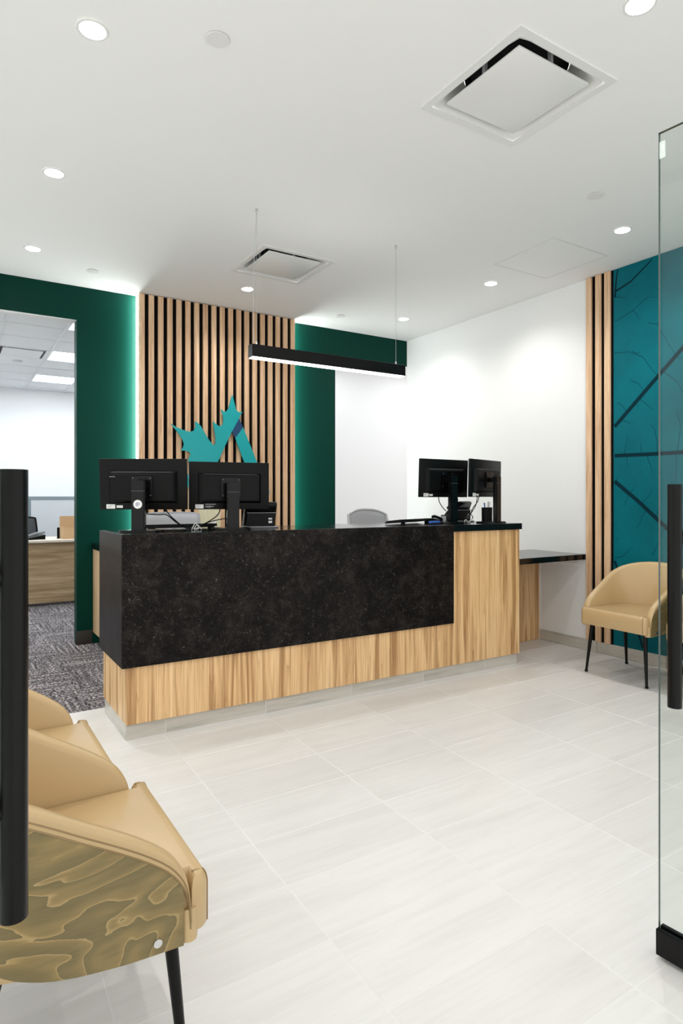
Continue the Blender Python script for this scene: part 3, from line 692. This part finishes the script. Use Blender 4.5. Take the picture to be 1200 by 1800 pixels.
# ------------------------------------------------------------------ small things on the counter
CT = 1.0602
def keyboard(label, x, y, rz, lift=0.012):
    t = thing('keyboard', label, 'keyboard', (x, y, CT), R(rz), 'black keyboards on the counter')
    bm = bmesh.new(); poly_prism(bm, [(-0.07, 0.004), (0.07, 0.004+lift), (0.07, 0.020+lift), (-0.07, 0.014)], 'y', -0.215, 0.215)
    bmesh.ops.rotate(bm, verts=bm.verts[:], cent=(0, 0, 0), matrix=Matrix.Rotation(R(-90), 3, 'Z')); finish('keyboard_case', bm, M_black, t, 40, world=False)
    bm = bmesh.new()
    for r in range(5):
        for k in range(14): 
            yy = 0.052-r*0.026; zz = 0.0165+(0.07-yy-0.0)*lift/0.14
            bbox(bm, -0.205+k*0.029, -0.205+k*0.029+0.024, yy-0.011, yy+0.011, zz-0.002, zz+0.005)
    finish('keys', bm, M_black, t, None, world=False)
    for sx in (-0.18, 0.18): box('foot', sx-0.02, sx+0.02, -0.066, -0.056, 0, 0.004+lift, M_black, t, world=False)
    return t
keyboard('black keyboard behind the cable tangle between the two left monitors', 1.18, 3.745, 0)
keyboard('black keyboard in front of the curved chair back at the right', 2.88, 3.67, 20, 0.016)
def desk_phone(label, x, y, rz):
    t = thing('desk_phone', label, 'phone', (x, y, CT), R(rz), 'black desk phones seen from behind')
    # seen from behind: sloped slab on an angled foot
    bm = bmesh.new(); poly_prism(bm, [(0.085, 0.012), (0.100, 0.028), (-0.035, 0.165), (-0.052, 0.150), (-0.03, 0.10), (0.02, 0.012)], 'y', -0.10, 0.10)
    bmesh.ops.rotate(bm, verts=bm.verts[:], cent=(0, 0, 0), matrix=Matrix.Rotation(R(90), 3, 'Z'))
    bmesh.ops.bevel(bm, geom=bm.edges[:], offset=0.003, segments=1, affect='EDGES'); finish('phone_body', bm, M_blackgl, t, 40, world=False)
    box('stand', -0.085, 0.085, -0.05, 0.045, 0.004, 0.095, M_black, t, 0.004, 1, world=False)
    box('foot_plate', -0.105, 0.105, -0.075, 0.10, 0.0, 0.010, M_grey, t, 0.003, 1, world=False)
    box('top_ledge', -0.09, 0.09, -0.058, -0.046, 0.092, 0.097, M_grey, t, 0.001, 1, world=False)
    for k in (0, 1): box('sticker', 0.045, 0.068, -0.0508, -0.0502, 0.030+k*0.022, 0.044+k*0.018, M_paper, t, world=False)
    bm = bmesh.new(); tube(bm, bez([(-0.085, 0.04, 0.105), (-0.088, -0.02, 0.165), (-0.088, -0.045, 0.182)], 6), 0.017, 10); finish('handset', bm, M_black, t, 40, world=False)
    return t
desk_phone('black desk phone to the right of the left monitor pair', 1.675, 3.66, -14)
desk_phone('black desk phone between the two right monitors', 3.44, 3.745, 10)
t = thing('telephone_handset_set', 'low black telephone in front of the third monitor stand', 'phone', (3.155, 3.715, CT), R(15))
bm = bmesh.new(); poly_prism(bm, [(-0.055, 0), (0.055, 0), (0.055, 0.012), (-0.055, 0.034)], 'y', -0.05, 0.05); finish('phone_base', bm, M_black, t, 40, world=False)
tubeobj('handset', bez([(-0.06, -0.03, 0.046), (-0.03, -0.03, 0.048), (0.04, -0.03, 0.032), (0.06, -0.03, 0.024)], 6), 0.012, M_black, t, 8, world=False)
t = thing('stapler', 'small blue stapler lying beside the third monitor foot', 'stapler', (2.975, 3.50, CT), R(12))
box('base', -0.055, 0.055, -0.015, 0.015, 0, 0.006, M_black, t, 0.001, 1, world=False); box('arm', -0.05, 0.055, -0.014, 0.014, 0.008, 0.022, M_brightblue, t, 0.004, 2, world=False); box('hinge', 0.035, 0.055, -0.014, 0.014, 0.006, 0.008, M_chrome, t, world=False)
t = thing('card_terminal', 'small black box with a pale face left of the third monitor stand', 'device', (3.255, 3.70, CT), R(25))
box('case', -0.028, 0.028, -0.025, 0.025, 0, 0.058, M_black, t, 0.004, 2, world=False); box('face', -0.0286, -0.0281, -0.02, 0.02, 0.012, 0.050, M_lgrey, t, world=False)
PH = (3.590, 3.590, CT)
t = thing('pen_holder', 'black pen cup behind the rightmost monitor', 'pen cup', PH)
bm = bmesh.new(); lathe(bm, [(0.0005, 0.003), (0.038, 0.003), (0.039, 0.112), (0.042, 0.112), (0.041, 0.0), (0.0005, 0.0)], k=24, closed_ends=False); finish('cup', bm, M_black, t, 40, world=False)
bm = bmesh.new(); lathe(bm, [(0.039, 0.112), (0.0425, 0.112), (0.0425, 0.115), (0.039, 0.115)], k=24, closed_ends=False); finish('cup_rim', bm, M_black, t, 40, world=False)
for k, (dx, dy, m, lab) in enumerate(((-0.018, 0.0, M_brightblue, 'bright blue pen in the black cup by the rightmost monitor'), (-0.004, 0.014, M_blue, 'navy pen in the black cup by the rightmost monitor'),
        (0.008, -0.012, M_paper, 'white pen in the black cup by the rightmost monitor'), (0.018, 0.008, M_lgrey, 'grey pen in the black cup by the rightmost monitor'))):
    p = thing('pen', lab, 'pen', PH, 0, 'pens in the black cup'); zt_ = 0.128+0.005*k
    tubeobj('barrel', [(dx*0.5, dy*0.5, 0.005), (dx*1.4, dy*1.4, zt_)], 0.0045, m, p, 8, world=False)
    tubeobj('pen_cap', [(dx*1.4, dy*1.4, zt_), (dx*1.55, dy*1.55, zt_+0.018)], 0.005, m, p, 8, world=False)
# cables
def cable(label, pts, r=0.0032, m=M_black, cat='cable', grp='desk cables'):
    o = tubeobj('cable', bez(pts, 10), r, m, None, 6); return tag(o, label, cat, grp)
cable('black cable drooping from the leftmost monitor to the tangle', [(1.03, 3.53, 1.23), (1.045, 3.53, 1.17), (1.10, 3.56, 1.12), (1.17, 3.60, 1.075), (1.21, 3.60, 1.066)])
cable('black cable running level from the leftmost monitor stand', [(0.93, 3.53, 1.158), (1.00, 3.545, 1.153), (1.05, 3.55, 1.150), (1.12, 3.57, 1.10), (1.21, 3.62, 1.068)])
cable('black cable dropping from the second monitor into the tangle', [(1.375, 3.56, 1.20), (1.36, 3.565, 1.15), (1.31, 3.58, 1.11), (1.25, 3.60, 1.08), (1.20, 3.62, 1.066)])
cable('black cable sloping from the second monitor stand to the tangle', [(1.46, 3.52, 1.15), (1.42, 3.55, 1.13), (1.33, 3.58, 1.11), (1.26, 3.60, 1.085), (1.19, 3.60, 1.066)])
cable('white looped cable in the tangle between the left monitors', [(1.20, 3.57, 1.064), (1.225, 3.575, 1.10), (1.245, 3.58, 1.07), (1.215, 3.57, 1.066), (1.235, 3.575, 1.09), (1.26, 3.57, 1.064)], 0.0022, M_paper)
cable('black cable lying flat behind the second monitor foot', [(1.19, 3.64, 1.066), (1.27, 3.62, 1.090), (1.34, 3.60, 1.072), (1.40, 3.60, 1.065)])
cable('black cable dropping from the third monitor to its foot', [(3.10, 3.60, 1.27), (3.11, 3.60, 1.22), (3.15, 3.60, 1.17), (3.18, 3.60, 1.15)])
cable('black cable hanging from the rightmost monitor', [(3.43, 3.53, 1.27), (3.435, 3.55, 1.20), (3.41, 3.57, 1.14), (3.37, 3.58, 1.09), (3.33, 3.57, 1.065)])
cable('second black cable hanging from the rightmost monitor with a plug', [(3.47, 3.55, 1.27), (3.46, 3.56, 1.22), (3.42, 3.57, 1.17), (3.38, 3.57, 1.10), (3.31, 3.57, 1.066)])
cable('coiled black cable by the rightmost monitor foot', [(3.31, 3.55, 1.064), (3.34, 3.56, 1.10), (3.39, 3.57, 1.125), (3.42, 3.57, 1.10), (3.38, 3.56, 1.075), (3.34, 3.55, 1.066)], 0.003)
cable('thin white cable coiled by the right monitors', [(3.28, 3.52, 1.064), (3.31, 3.53, 1.085), (3.34, 3.53, 1.065), (3.37, 3.53, 1.09), (3.40, 3.53, 1.066)], 0.002, M_paper)
t = thing('paper_tray', 'cream paper file standing on the credenza behind the second monitor', 'file', (1.94, 5.3, 0.8652))
box('file_body', 1.88, 2.02, 5.24, 5.40, 0.8652, 1.155, M_cream, t, 0.002, 1); box('spine_label', 1.92, 1.98, 5.2385, 5.2399, 0.95, 1.05, M_paper, t)

# ------------------------------------------------------------------ staff chairs
def office_chair(label, x, y, rz, top=1.135, curved=False, dark=False):
    t = thing('office_chair', label, 'office chair', (x, y, 0), R(rz), 'mesh office chairs')
    mm = M_meshd if dark else M_mesh; fm = M_black if dark else M_grey
    w0, w1 = 0.205, 0.235; zb = 0.55
    def prof(s, tt):     # back surface: s across, tt up
        w = w1+(w0-w1)*tt; zz = zb+(top-zb)*tt - (0.05*abs(s)**2.6*tt**4 if curved else 0.012*abs(s)**4*tt**4)
        return (w*s, -0.24-0.06*tt**2+0.045*s*s, zz)
    bm = bmesh.new(); G = [[bm.verts.new(prof(-1+i/6, j/10)) for i in range(13)] for j in range(11)]
    for j in range(10):
        for i in range(12): bm.faces.new((G[j][i], G[j][i+1], G[j+1][i+1], G[j+1][i]))
    o = finish('back_mesh', bm, mm, t, 60, world=False); sm = o.modifiers.new('thick', 'SOLIDIFY'); sm.thickness = 0.004
    loop = [prof(-1, j/10) for j in range(11)] + [prof(-1+i/6, 1) for i in range(1, 12)] + [prof(1, 1-j/10) for j in range(11)]
    tubeobj('back_frame', loop, 0.012 if curved or dark else 0.006, M_lgrey if curved else (fm if dark else mm), t, 8, world=False)
    bm = bmesh.new(); poly_prism(bm, rect_outline(0.48, 0.46, 0.08), 'z', 0.44, 0.50)
    bmesh.ops.bevel(bm, geom=[e for e in bm.edges if abs(e.verts[0].co.z-e.verts[1].co.z) < 1e-6], offset=0.015, segments=2, affect='EDGES'); finish('seat', bm, M_meshd, t, 40, world=False)
    tubeobj('back_support', bez([(0, -0.05, 0.43), (0, -0.24, 0.42), (0, -0.30, 0.55), (0, -0.275, 0.70)], 6), 0.018, M_black, t, 8, world=False)
    tubeobj('gas_column', [(0, 0, 0.10), (0, 0, 0.44)], 0.025, M_black, t, 12, world=False)
    for k in range(5):
        a = 2*math.pi*k/5+0.3; c, s = math.cos(a), math.sin(a)
        leg = tubeobj('base_arm', [(0, 0, 0.11), (0.28*c, 0.28*s, 0.065)], [0.026, 0.015], M_black, t, 8, world=False)
        bm = bmesh.new(); tube(bm, [(0.28*c-0.02*s, 0.28*s+0.02*c, 0.028), (0.28*c+0.02*s, 0.28*s-0.02*c, 0.028)], 0.0275, 14); finish('caster', bm, M_black, leg, 40, world=False)
    for s in (-1, 1):
        tubeobj('armrest', bez([(0.20*s, 0, 0.45), (0.28*s, 0, 0.50), (0.28*s, 0, 0.66), (0.28*s, 0.12, 0.68), (0.28*s, -0.1, 0.68)], 5), 0.014, M_black, t, 8, world=False)
    return t
office_chair('grey mesh chair back seen between the two left monitors', 1.45, 4.62, 172)
office_chair('rounded grey mesh chair back near the right monitors', 3.30, 4.60, 176, 1.145, curved=True)
office_chair('charcoal mesh office chair behind the back office desk', 0.80, 8.98, 186, 1.0, dark=True)

# ------------------------------------------------------------------ back office furniture
t = thing('office_desk', 'wood grain desk with pale top in the back office', 'desk', (0.5, 8.4, 0))
box('desk_top', -0.8, 2.1, 7.98, 8.75, 0.735, 0.762, M_offtop, t, 0.002, 1); box('modesty_panel', -0.76, 2.06, 8.01, 8.03, 0.035, 0.7345, M_offwood, t, 0.001, 1)
for x in (-0.78, 2.06): box('side_panel', x, x+0.02, 8.03, 8.72, 0.0, 0.7345, M_offwood, t, 0.001, 1)
t = thing('office_partition', 'low white cubicle partition with grey top rail in the back office', 'partition', (0.9, 9.9, 0))
for x0, x1 in ((-0.85, 0.945), (0.985, 2.6)): box('panel', x0, x1, 9.86, 9.90, 0.02, 1.232, M_part, t, 0.002, 1)
box('top_rail', -0.86, 2.61, 9.85, 9.91, 1.233, 1.278, M_rail, t, 0.003, 1); box('post', 0.946, 0.984, 9.855, 9.905, 0.0, 1.2325, M_rail, t, 0.002, 1)
t = thing('office_phone', 'small dark phone on the back office desk top', 'phone', (0.86, 8.25, 0.7622), R(10))
bm = bmesh.new(); poly_prism(bm, [(-0.10, 0), (0.10, 0), (0.10, 0.055), (-0.10, 0.015)], 'y', -0.08, 0.08); finish('phone_base', bm, M_black, t, 40, world=False)
tubeobj('handset', bez([(-0.09, -0.05, 0.04), (0, -0.05, 0.07), (0.10, -0.05, 0.085)], 6), 0.016, M_grey, t, 8, world=False)
t = thing('cardboard_box', 'open brown cardboard box on the back office desk', 'box', (1.30, 8.3, 0.7622))
bm = bmesh.new(); X0, X1, Y0, Y1, Z0, Z1 = 1.155, 1.46, 8.15, 8.42, 0.7622, 0.90
for q in ((X0, X1, Y0, Y1, Z0, Z0+0.004), (X0, X1, Y0, Y0+0.004, Z0+0.004, Z1), (X0, X1, Y1-0.004, Y1, Z0+0.004, Z1), (X0, X0+0.004, Y0+0.004, Y1-0.004, Z0+0.004, Z1), (X1-0.004, X1, Y0+0.004, Y1-0.004, Z0+0.004, Z1)): bbox(bm, *q)
finish('carton', bm, M_card, t)
bm = bmesh.new(); bbox(bm, X0+0.004, X1-0.004, Y1, Y1+0.004, Z1-0.02, Z1+0.13); finish('raised_flap', bm, M_card, t)
t = thing('file_stand', 'dark file stand beside the cardboard box', 'file stand', (1.13, 8.35, 0.7622))
box('back_plate', 1.115, 1.145, 8.30, 8.312, 0.7622, 0.895, M_black, t, 0.002, 1); box('foot', 1.113, 1.147, 8.28, 8.34, 0.7622, 0.770, M_black, t)
monitor('office_monitor', 'black monitor on the back office desk behind the left door handle', 0.42, 8.3, -12, 0.17, 2, var=3, base_z=0.7622)

# ------------------------------------------------------------------ waiting chairs
def build_chair(label):
    t = thing('waiting_chair', label, 'chair', (0, 0, 0), 0, 'tan leather tub chairs')
    # plan path of the outer shell, from right front (-y) round the back to left front
    HW, XF, XS, XB, E = 0.262, 0.222, -0.03, -0.255, 2/2.35
    DS = [0, 0.0015, 0.004, 0.008, 0.014, 0.022, 0.032, 0.045, 0.06, 0.08, 0.105, 0.13, 0.155, 0.18, 0.21]
    path = [Vector((XF-d, -HW)) for d in DS]
    for i in range(41):
        a = -math.pi/2+math.pi*i/40; c, s = math.cos(a), math.sin(a)
        path.append(Vector((XS+(XB-XS)*abs(c)**E, HW*math.copysign(abs(s)**E, s))))
    path += [Vector((XF-d, HW)) for d in DS[::-1]]
    N = len(path); cum = [0.0]
    for a, b in zip(path, path[1:]): cum.append(cum[-1]+(b-a).length)
    Lh = cum[-1]/2
    nor = []
    for i in range(N):
        d = (path[min(i+1, N-1)]-path[max(i-1, 0)]).normalized(); nor.append(Vector((-d.y, d.x)) * (1 if True else -1))
    if (nor[N//2]).x > 0: nor = [-v for v in nor]           # outward
    dist = [min(c, cum[-1]-c) for c in cum]
    def table(T, d):
        for (a, va), (b, vb) in zip(T, T[1:]):
            if d <= b: return va+(vb-va)*(d-a)/(b-a)
        return T[-1][1]
    def zt(d): return table([(0, 0.40), (0.0015, 0.435), (0.004, 0.455), (0.008, 0.472), (0.014, 0.487), (0.022, 0.501), (0.032, 0.515), (0.045, 0.529), (0.06, 0.542), (0.08, 0.557), (0.105, 0.574), (0.14, 0.596), (0.21, 0.637), (0.27, 0.674), (0.33, 0.708), (0.39, 0.737), (0.45, 0.757), (0.51, 0.770), (0.57, 0.777), (0.70, 0.779)], d)
    def zb(d): return table([(0, 0.336), (0.12, 0.341), (0.2, 0.350), (0.26, 0.362), (0.32, 0.383), (0.38, 0.412), (0.44, 0.434), (0.52, 0.448), (0.7, 0.452)], d)
    def P(i, off, z):
        d = dist[i]; u = d/Lh; lean = 0.17*max(0, z-0.40)*(u*u)
        q = path[i]+nor[i]*(off+lean); return (q.x, q.y, z)
    def loft(name, sect, m, sm=50, skip=-1.0):
        bm = bmesh.new(); rows = [[bm.verts.new(P(i, o, z)) for o, z in sect(dist[i])] for i in range(N) if dist[i] > skip]
        k = len(rows[0])
        for a, b in zip(rows, rows[1:]):
            for j in range(k): bm.faces.new((a[j], a[(j+1)%k], b[(j+1)%k], b[j]))
        bm.faces.new(rows[0]); bm.faces.new(rows[-1][::-1]); return finish(name, bm, m, t, sm, world=False)
    def s_ven(d):
        a, b = zb(d), max(zb(d)+0.01, zt(d)-0.034); K = 9
        return [(0.0, a+(b-a)*k/K) for k in range(K+1)] + [(-0.010, b), (-0.010, a)]
    v = loft('veneer_shell', s_ven, M_ven, 50, 0.013); v['label'] = 'olive plywood veneer back with swirling figure'
    def s_pad(d):
        a, b = zb(d)+0.004, zt(d)
        return [(-0.0102, a), (-0.0102, b-0.0335), (0.0015, b-0.0335), (0.0035, b-0.021), (0.006, b-0.010), (0.002, b-0.002), (-0.008, b+0.002), (-0.022, b+0.001), (-0.033, b-0.008), (-0.038, b-0.022), (-0.038, a)]
    loft('padded_back', s_pad, M_leath, 60)
    for off, o_ in ((0.0, 0.0032), (0.0125, 0.0010)):
        bm = bmesh.new(); tube(bm, [P(i, o_, zt(dist[i])-0.0215-off) for i in range(N)], 0.0018, 6); finish('piping', bm, M_pipe, t, 60, world=False)
    # front leather edge strip of the arms
    for s in (0, N-1):
        bm = bmesh.new(); tube(bm, [P(s, -0.018, z) for z in (0.339, 0.36, 0.385, 0.405)], 0.0195, 10); finish('arm_edge', bm, M_leath, t, 60, world=False)
    # seat cushion, full width ahead of the arms
    base = []
    w, wi, xf, xa = 0.256, 0.223, 0.266, 0.2265
    for k in range(7): a = R(-90+90*k/6); base.append(Vector((xf-0.026+0.026*math.cos(a), -w+0.026+0.026*math.sin(a))))
    for k in range(7): a = R(90*k/6); base.append(Vector((xf-0.026+0.026*math.cos(a), w-0.026+0.026*math.sin(a))))
    base += [Vector((xa, w)), Vector((xa, wi))]
    for k in range(25):
        a = math.pi/2+math.pi*k/24; c, s = math.cos(a), math.sin(a); base.append(Vector((-0.02+0.206*math.copysign(abs(c)**0.8, c), wi*math.copysign(abs(s)**0.8, s))))
    base += [Vector((xa, -wi)), Vector((xa, -w))]
    def outline(g):
        out = []; n_ = len(base)
        for i in range(n_):
            d0 = (base[i]-base[i-1]).normalized(); d1 = (base[(i+1) % n_]-base[i]).normalized()
            n0 = Vector((-d0.y, d0.x)); n1 = Vector((-d1.y, d1.x)); q = 1+n0.dot(n1)
            out.append(base[i]+(n0+n1)*(g/max(q, 0.4)))
        return out
    bm = bmesh.new(); rows = []
    for g, z in ((0.004, 0.352), (0.0, 0.358), (0.0, 0.440), (0.0025, 0.452), (0.0055, 0.460), (0.0085, 0.465), (0.0115, 0.467)):
        rows.append([bm.verts.new((p.x, p.y, z)) for p in outline(g)])
    k = len(rows[0])
    for a, b in zip(rows, rows[1:]):
        for j in range(k): bm.faces.new((a[j], a[(j+1)%k], b[(j+1)%k], b[j]))
    bm.faces.new(rows[0][::-1]); bm.faces.new(rows[-1]); finish('seat_cushion', bm, M_leath, t, 50, world=False)
    for s in (-1, 1):
        pr = [(0.261, 0.356), (0.261, 0.40), (0.261, 0.440), (0.2585, 0.452), (0.2555, 0.460), (0.2525, 0.465), (0.228, 0.4675)]
        tubeobj('seam_piping', [(x+0.005, s*(0.236), z-0.0005) for x, z in pr], 0.0022, M_pipe, t, 6, world=False)
    bm = bmesh.new(); poly_prism(bm, [(0.21, -0.215), (0.21, 0.215), (-0.05, 0.205), (-0.13, 0.10), (-0.13, -0.10), (-0.05, -0.205)], 'z', 0.340, 0.3515); finish('seat_base', bm, M_black, t, world=False)
    for sx, sy, fx, fy in ((0.195, -0.205, 0.222, -0.236), (0.195, 0.205, 0.222, 0.236), (-0.12, -0.17, -0.215, -0.225), (-0.12, 0.17, -0.215, 0.225)):
        lg = tubeobj('leg', [(sx, sy, 0.352), (fx, fy, 0.012)], [0.0150, 0.0085], M_blackmet, t, 12, world=False)
        bm = bmesh.new(); lathe(bm, [(0.0005, 0.0), (0.010, 0.001), (0.012, 0.008), (0.009, 0.016), (0.0005, 0.018)], (fx, fy, 0), 12); finish('foot_cap', bm, M_black, lg, 40, world=False)
    for s in (-1, 1):
        bm = bmesh.new(); y = s*(HW+0.001); tube(bm, [(0.155, y-s*0.002, 0.362), (0.155, y+s*0.003, 0.362)], 0.0085, 16); o = finish('stud', bm, M_chrome, t, 40, world=False); o['label'] = 'round metal stud'
    return t
ch = build_chair('nearest tan leather tub chair with veneered side at the lower left'); ch.location = (0.196, 1.512, 0)
c2 = copy_tree(ch); c2.location = (0.150, 2.110, 0); c2['label'] = 'tan tub chair behind the nearest one, left of the desk'
c3 = copy_tree(ch); c3.location = (4.105, 2.662, 0); c3.rotation_euler = (0, 0, math.pi-R(2)); c3['label'] = 'tan leather tub chair in front of the teal mural'
c4 = copy_tree(ch); c4.location = (4.105, 2.035, 0); c4.rotation_euler = (0, 0, math.pi); c4['label'] = 'tan tub chair partly hidden behind the right door handle'

# ------------------------------------------------------------------ glass entrance doors, standing open
def door(name, label, edge, direction, side, cutz=2.235):
    """edge: free edge at floor; direction: unit vector from free edge to hinge; side: +1/-1 which way the bars lean first"""
    ang = math.atan2(direction[1], direction[0])
    t = thing(name, label, 'glass door', (edge[0], edge[1], 0), ang)
    w, th = 0.86, 0.010
    bm = bmesh.new(); fs = bbox(bm, 0, w, -th/2, th/2, 0.02, cutz)
    for f in fs:
        f.normal_update()
        if abs(f.normal.y) < 0.5: f.material_index = 1
    finish('glass_pane', bm, [M_glass, M_gedge], t, world=False)
    for s in (-1, 1):
        box('rail_cover', -0.001, w, s*0.0055-(0.014 if s < 0 else 0), s*0.0055+(0.014 if s > 0 else 0), 0.012, 0.082, M_blackmet, t, 0.002, 1, world=False)
    box('rail_core', 0.004, w, -0.0053, 0.0053, 0.010, 0.0198, M_black, t, world=False)
    for s in (-1, 1):
        hb = tubeobj('pull_handle', [(0.072, s*0.066, 0.708), (0.072, s*0.066, 0.709), (0.072, s*0.066, 1.279), (0.072, s*0.066, 1.2795)], 0.0172, M_blackmet, t, 24, world=False)
        for z in (0.845, 1.142):
            tubeobj('standoff', [(0.072, s*0.056, z), (0.072, s*0.0052, z)], 0.0115, M_blackmet, hb, 16, world=False)
            tubeobj('boss', [(0.072, s*0.0125, z), (0.072, s*0.0052, z)], 0.018, M_blackmet, hb, 20, world=False)
    box('glass_bumper', 0.004, 0.020, -0.010, -0.0052, cutz-0.075, cutz-0.028, M_clip, t, 0.003, 2, world=False)
    return t
door('glass_door', 'frameless glass door with black pull handle standing open at right', (1.638, 0.992), (0.0819, -0.9966), 1)
door('glass_door', 'frameless glass door whose thick black pull handle crosses the left edge', (0.010, 0.980), (-0.0819, -0.9966), 1)
